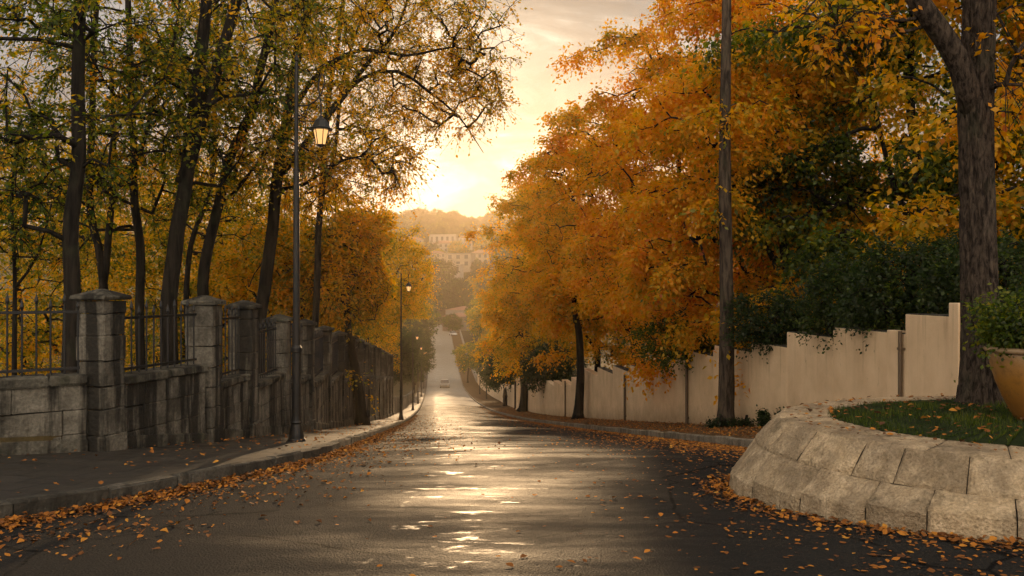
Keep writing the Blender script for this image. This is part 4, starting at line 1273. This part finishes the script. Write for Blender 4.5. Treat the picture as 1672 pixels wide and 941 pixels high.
car('dull beige car driving up the wet road from the dip', -12.7, 162, float(road_z(-12.7, 162)) + .01, R(5), CARB)
car('white car parked at the far right kerb by the crossing', float(KR(286)) + 0.6, 286, float(road_z(KR(286)-.5, 286)) + .02, R(20), CARW)

# ------------------------------------------------------------------ far buildings
def house(label, c, w, dep, h, ry=0., m=WHITE, roof='flat', nw=3, nf=2, name='house', group='houses across the valley'):
    t = thing(name, label, 'house', c, group, ry)
    MB().box(A(0, dep/2, h/2-1.5), (w/2, dep/2, h/2+1.5), (1, 0, 0), UP, .05).build('wall', m, t)
    if roof == 'flat':
        MB().box(A(0, dep/2, h+.2), (w/2+.35, dep/2+.35, .22), (1, 0, 0), UP, .05).build('roof', m, t)
    else:
        e = .5; rh = w*.16
        v = [A(-w/2-e, -e, h), A(w/2+e, -e, h), A(w/2+e, dep+e, h), A(-w/2-e, dep+e, h), A(-w*.22, dep/2, h+rh), A(w*.22, dep/2, h+rh)]
        MB().add(v, [[0, 1, 5, 4], [1, 2, 5], [2, 3, 4, 5], [3, 0, 4], [0, 3, 2, 1]]).build('roof', TILE, t)
    for f in range(nf):
        for k in range(nw):
            x = (k+.5)/nw*w - w/2; z = h*(f+.5)/nf
            fr = MB().box(A(x, -.03, z), (w/nw*.22, .06, h/nf*.30), (1, 0, 0), UP, .02).build('window', GLASSD, t)
            MB().box(A(x, -.08, z - h/nf*.33), (w/nw*.27, .12, .08), (1, 0, 0), UP, .02).build('sill', m, fr)
    return t
hs = [(748, 436, 500, 15, 9, 7.8, CREAM, 'flat', 3, 2, 'large pale house with a flat cornice in the middle of the far hillside'),
      (722, 398, 640, 20, 10, 6.5, WHITE, 'flat', 5, 1, 'long low white building high on the far hillside'),
      (724, 412, 590, 14, 9, 6., WHITE, 'hip', 4, 2, 'white hip-roofed house below the long low building on the hill'),
      (760, 404, 620, 10, 8, 7., WHITE, 'hip', 3, 2, 'pale narrow house upper right on the far hillside'),
      (715, 428, 540, 10, 8, 5.5, CREAM, 'hip', 3, 2, 'tile-roofed cream house left of the large pale house'),
      (738, 448, 455, 9, 8, 5., WHITE, 'flat', 3, 1, 'small white flat-roofed house just below the large pale house'),
      (788, 432, 530, 14, 9, 7., CREAM, 'hip', 4, 2, 'cream house low on the hillside hidden by the right trees'),
      (672, 408, 600, 16, 9, 7., WHITE, 'hip', 4, 2, 'white house upper left on the hillside behind branches')]
for k, (px, py, d, w, dep, h, m, rf, nw, nf, lab) in enumerate(hs):
    house(lab, P(px, py, d), w, dep, h, R((k*37 % 30) - 15), m, rf, nw, nf)
# buildings and walls round the bend at the far end of the street
SG = 'houses at the end of the street'
house('white house front behind dark trees where the far street bends left', A(-47, 396, float(zr(396))-.3), 16, 9, 6.5, R(8), WHITE, 'flat', 6, 2, group=SG)
house('white house at the far right of the street crossing', A(float(KR(330))+11, 336, float(zr(330))-.2), 9, 12, 6.5, R(70), WHITE, 'hip', 3, 2, group=SG)
house('pale house behind the white parked car', A(float(KR(300))+7.5, 306, float(zr(300))-.2), 8, 10, 5.5, R(75), CREAM, 'hip', 3, 2, group=SG)
fw = thing('garden_wall', 'low white garden wall along the far right pavement near the crossing', 'wall', (float(WR(240)), 240, float(zr(240))))
fo = A(float(WR(240)), 240, float(zr(240))); mb = MB()
for y in np.arange(172, 290, 6.):
    p0 = A(float(WR(y)), y, zr(y)+.5); p1 = A(float(WR(y+6)), y+6, zr(y+6)+.5)
    mb.box((p0+p1)/2, (np.linalg.norm(p1-p0)/2, .15, .9), p1-p0, UP, .02)
mb.build('wall_panel', WHITE, fw, off=fo)

# far trees: a few crowns with their own trunks, copied
def far_tree(seed, r, h, tone, leaf):
    q = np.random.default_rng(seed)
    th = make_tree('far_tree', 'hazy rounded tree in the distance', 'tree', [([A(0, 0, -1), A(0, 0, h*.25), A(.1, 0, h*.6)], .28, .1)],
                   [(A(0, 0, h*.58), (r, r, h*.42), 150), (A(r*.4, 0, h*.4), (r*.75, r*.7, h*.25), 50), (A(-r*.45, 0, h*.45), (r*.7, r*.7, h*.28), 50)], seed, leaf=leaf, T=5, nl=6, tl=1.3, tone=(tone, .06, .05), twigs=False, zmin=h*.15, sides=4, rtip=.02)
    return th
fp = [far_tree(801, 5, 12, .16, .55), far_tree(802, 6, 11, .24, .6), far_tree(803, 4.5, 13, .48, .55)]
used = [False]*3
qf = np.random.default_rng(77)
def put_far(k, x, y, s, label, group):
    z = gz_at(x, y) - .3
    o = fp[k] if not used[k] else copy_tree(fp[k]); used[k] = True
    o.location = (x, y, z); o.rotation_euler = (0, 0, qf.uniform(0, 6.28)); o.scale = (s, s, s*qf.uniform(.9, 1.15))
    tag(o, label, 'tree', group)
VG = 'trees at the far end of the street'
put_far(0, -44, 330, 1.9, 'tall dark tree on the left where the far street bends', VG)
put_far(1, -36, 285, 1.5, 'dark broad tree left of the far crossing', VG)
put_far(0, -39, 430, 2.3, 'big rounded dark tree closing the view at the end of the street', VG)
put_far(1, -21, 303, .62, 'small dark tree behind the white parked car', VG)
put_far(0, -24, 380, 1.3, 'dark tree on the right of the far bend', VG)
put_far(2, -30, 205, 1.4, 'golden tree left of the valley road before the crossing', VG)
put_far(1, -30, 240, 1.35, 'dull green tree on the left slope past the dip', VG)
put_far(2, float(WR(215))+6, 215, 1.1, 'golden tree on the right slope past the dip', VG)
put_far(2, float(WR(250))+7, 250, 1.2, 'ochre tree right of the road below the crossing', VG)
put_far(1, float(WR(275))+9, 275, 1.2, 'dull ochre-green tree right of the crossing', VG)
put_far(0, -56, 380, 2.0, 'dark tree at the left end of the far bend', VG)
for k in range(34):
    put_far(int(qf.integers(0, 3)), -74 + k*2.1 + qf.uniform(-1, 1), qf.uniform(436, 468), qf.uniform(.8, 1.25), 'hazy tree at the foot of the far hillside', 'trees at the foot of the far hillside')
HGp = 'trees on the far hillside'
for k in range(230):
    y = qf.uniform(440, 900)
    x = (qf.uniform(-230, 40))*y/F
    # leave the houses visible
    bad = False
    for (hpx, hpy, hd, w, *_r) in hs:
        hx = (hpx-836)*hd/F
        if abs(x - hx*y/hd) < w*.5 and hd - 20 < y < hd + 12: bad = True
    if bad: continue
    put_far(int(qf.integers(0, 3)) if y < 600 else int(qf.integers(0, 2)), x, y, qf.uniform(.6, 1.15), 'hazy rounded tree on the far hillside', HGp)
for k in range(34):
    x = -170 + k*6.6 + qf.uniform(-2, 2)
    put_far(int(qf.integers(0, 2)), x, 850 + qf.uniform(-10, 30), qf.uniform(.9, 1.7), 'hazy tree in the row along the hilltop skyline', 'trees along the far hilltop')

# ------------------------------------------------------------------ fallen leaves
def litter(name, label, x, y, z, size, seed, curl=1.):
    q = np.random.default_rng(seed); n = len(x)
    p = np.stack([x, y, z], -1)
    ang = q.uniform(0, 2*np.pi, n)
    ax = nrm(np.stack([np.cos(ang), np.sin(ang), q.normal(0, .28*curl, n)], -1))
    nv = nrm(UP + q.normal(0, .28*curl, (n, 3))); wv = nrm(np.cross(ax, nv)); nv = np.cross(wv, ax)
    l = (size*np.minimum(q.lognormal(-.05, .38, n), 1.6))[:, None]; w = l*q.uniform(.26, .42, n)[:, None]
    c1 = l*q.uniform(.0, .30, n)[:, None]*curl; c2 = l*q.uniform(-.1, .22, n)[:, None]*curl
    a0, a1, a2 = p - ax*l*.5, p, p + ax*l*.5 + nv*c2
    La = [a0, p - ax*l*.22 + wv*w*.8 + nv*c1*.6, p + wv*w + ax*l*.08 + nv*c1, p + ax*l*.3 + wv*w*.55 + nv*(c1*.5+c2*.5), a2]
    Lb = [a0, p - ax*l*.22 - wv*w*.8 + nv*c1*.6, p - wv*w + ax*l*.08 + nv*c1, p + ax*l*.3 - wv*w*.55 + nv*(c1*.5+c2*.5), a2]
    V = np.concatenate([np.stack([La[0], La[1], La[2], La[3], La[4]], 1), np.stack([Lb[4], Lb[3], Lb[2], Lb[1], Lb[0]], 1)])
    t = np.clip(q.beta(1.2, 1.7, n), 0, 1)
    V[..., 2] += (.004 - np.minimum(V[..., 2].min(1) - np.concatenate([z, z]), 0))[:, None]
    o = face_mesh(name, V, np.concatenate([t, t]), LITTER, 5)
    return tag(o, label, 'leaves', kind='stuff')
q = np.random.default_rng(31)
# left gutter drift
n = 20000
y = 5.5 + 60*q.uniform(0, 1, n)**2.2; off = np.abs(q.normal(0, .17, n)) + .03
off = off + (q.random(n) < .25)*np.abs(q.normal(0, .9, n))
clm = vnoise(np.stack([y*1.1, y*0, y*0], -1), 3)
k = q.random(n) < .62 + .38*clm
y, off = y[k], off[k]
x = KL(y) + off
litter('leaf_drift', 'drift of brown and orange leaves lying along the left gutter', x, y, road_z(x, y) + np.clip(.05 - off*.15, 0, .05)*q.random(len(y)), .041, 41, 1.0)
# left pavement
n = 900
y = 7 + 45*q.uniform(0, 1, n)**1.5; f = q.random(n); x = WL(y) + .3 + (KL(y) - .15 - WL(y) - .3)*f
litter('pavement_leaves', 'scattered fallen leaves on the left pavement', x, y, zr(y) + .115 + .05*(1-f), .05, 42, .8)
# right gutter and verge
n = 14000
y = 12.5 + 85*q.uniform(0, 1, n)**1.6; off = np.abs(q.normal(0, .45, n)) + .02
off = off + (q.random(n) < .3)*np.abs(q.normal(0, 1.0, n))
x = KR(y) - off
litter('leaf_drift', 'drift of orange leaves lying along the right kerb', x, y, road_z(x, y), .043, 43, .7)
n = 9000
y = 11.5 + 75*q.uniform(0, 1, n)**1.5; f = q.random(n); x = KR(y) + .16 + (WR(y) - KR(y) - .2)*f
litter('verge_leaves', 'carpet of orange leaves on the right verge', x, y, verge_z(x, y) + .02, .044, 44)
# road near the planter
n = 9000
y = 4.8 + 13*q.uniform(0, 1, n)**1.1; x = 5.2 - np.abs(q.normal(0, 1.75, n))
pd = np.array([np.min(np.linalg.norm(RING - A(a, b), axis=1)) for a, b in zip(x, y)])
ins = np.array([np.linalg.norm(A(a, b) - LC) < 2.45 for a, b in zip(x, y)])
k = (~ins) & (pd > .47) & (x < KR(y)-.1) & (x > -3)
litter('road_leaves', 'loose orange leaves scattered over the near right of the road', x[k], y[k], road_z(x[k], y[k]), .038, 45, .5)
n = 3000
s = q.uniform(0, RLEN, n); p, _ = ring_at(s, .47 + np.abs(q.normal(0, .16, n)))
litter('leaf_drift', 'leaves heaped against the foot of the stone planter', p[:, 0], p[:, 1], road_z(p[:, 0], p[:, 1]) + .02*q.random(n), .043, 46, .9)
n = 90
y = 5 + 30*q.random(n)**1.3; x = -2.6 + 5*q.random(n) - .09*(y-5)
litter('road_leaves', 'few loose leaves scattered over the middle of the road', x, y, road_z(x, y), .05, 47, .5)
n = 420
s = q.uniform(0, RLEN, n); p, _ = ring_at(s, -q.uniform(.05, .5, n))
litter('coping_leaves', 'dry leaves lying on the planter coping', p[:, 0], p[:, 1], np.full(n, ZT + .016), .042, 48, .7)
n = 420
an = q.uniform(0, 2*np.pi, n); k = np.sqrt(q.random(n)); pi = inner[(an/(2*np.pi)*89).astype(int)]
x = LC[0] + (pi[:, 0]-LC[0])*k; y = LC[1] + (pi[:, 1]-LC[1])*k
litter('lawn_leaves', 'orange leaves lying on the planter lawn', x, y, lawn_z(x, y) + .028, .048, 49, .8)

# ------------------------------------------------------------------ haze, sky, sun, camera
SUN_AZ, SUN_EL = -2.0, 7.2
b = MB(); b.box(A(0, 660, 35.), (955, 742, 62), (1, 0, 0), UP, .001)
m, nt, out = mat('haze')
pv = N(nt, 'VolumePrincipled', inp={'Color': (1., .80, .56, 1), 'Density': .00034, 'Anisotropy': .66})
nt.links.new(pv.outputs[0], out.inputs['Volume'])
hz = b.build('haze', m)
tag(hz, 'warm evening haze hanging over the street and valley', 'haze', kind='stuff')

w = bpy.data.worlds.new('World'); bpy.context.scene.world = w; w.use_nodes = True
nt = w.node_tree; nt.nodes.clear()
out = N(nt, 'OutputWorld')
sky = N(nt, 'TexSky', sky_type='NISHITA')
sky.sun_disc = False; sky.sun_elevation = R(SUN_EL); sky.sun_rotation = R(SUN_AZ) % (2*math.pi)
sky.air_density = 1.2; sky.dust_density = 3.0; sky.ozone_density = 1.0; sky.altitude = 100
sd = A(math.sin(R(SUN_AZ))*math.cos(R(SUN_EL)), math.cos(R(SUN_AZ))*math.cos(R(SUN_EL)), math.sin(R(SUN_EL)))
dirv = N(nt, 'TexCoord').outputs['Generated']
dot = N(nt, 'VectorMath', operation='DOT_PRODUCT', inp={0: dirv, 1: tuple(sd)}).outputs['Value']
# thin high overcast: glow at the sun, extra brightness added behind camera to fill walls
half = N(nt, 'Math', operation='MULTIPLY_ADD', inp={0: dot, 1: .5, 2: .5}).outputs[0]
thin = ramp(nt, half, [(0., (12., 10.4, 8.6)), (.28, (9., 8.0, 6.8)), (.55, (3.6, 3.4, 3.15)), (.90, (1.60, 1.70, 1.86)), (.965, (1.75, 1.75, 1.76)), (.9875, (2.7, 2.45, 2.12)), (1., (6.5, 5.4, 4.0))])
cl = noise(nt, dirv, 5.5, 7, .6, (1, 1, 3.2), .7)
cl2 = ramp(nt, cl, [(.36, .72), (.48, .90), (.55, 1.25), (.64, 1.75)])
cloud = mixc(nt, 1., thin, cl2, 'MULTIPLY')
mx = mixc(nt, .975, sky.outputs[0], cloud)
bg = N(nt, 'Background', inp={0: mx, 1: .1})
nt.links.new(bg.outputs[0], out.inputs[0])

sl = bpy.data.lights.new('sun', 'SUN'); sl.energy = 2.1; sl.angle = R(.6); sl.color = (1., .66, .35)
so_ = bpy.data.objects.new('sun', sl); C.objects.link(so_)
from mathutils import Vector
so_.rotation_euler = Vector(tuple(sd)).to_track_quat('Z', 'Y').to_euler()
so_.location = tuple(sd*900)

cd = bpy.data.cameras.new('camera'); cam = bpy.data.objects.new('camera', cd); C.objects.link(cam)
cam.location = (0, 0, EYE); cam.rotation_euler = (R(90), 0, 0)
cd.sensor_width = 36.; cd.lens = 36.*F/1672.; cd.clip_start = .1; cd.clip_end = 4000.
sc = bpy.context.scene
sc.camera = cam
sc.view_settings.view_transform = 'Standard'; sc.view_settings.look = 'None'
sc.view_settings.exposure = .85; sc.view_settings.gamma = 1.
sc.render.engine = 'CYCLES'
cy = sc.cycles
cy.max_bounces = 8; cy.diffuse_bounces = 5; cy.glossy_bounces = 2; cy.transmission_bounces = 6; cy.volume_bounces = 0; cy.transparent_max_bounces = 4
cy.use_adaptive_sampling = True; cy.adaptive_threshold = .03
cy.use_denoising = True
cy.sample_clamp_indirect = 6.
cy.caustics_reflective = False; cy.caustics_refractive = False
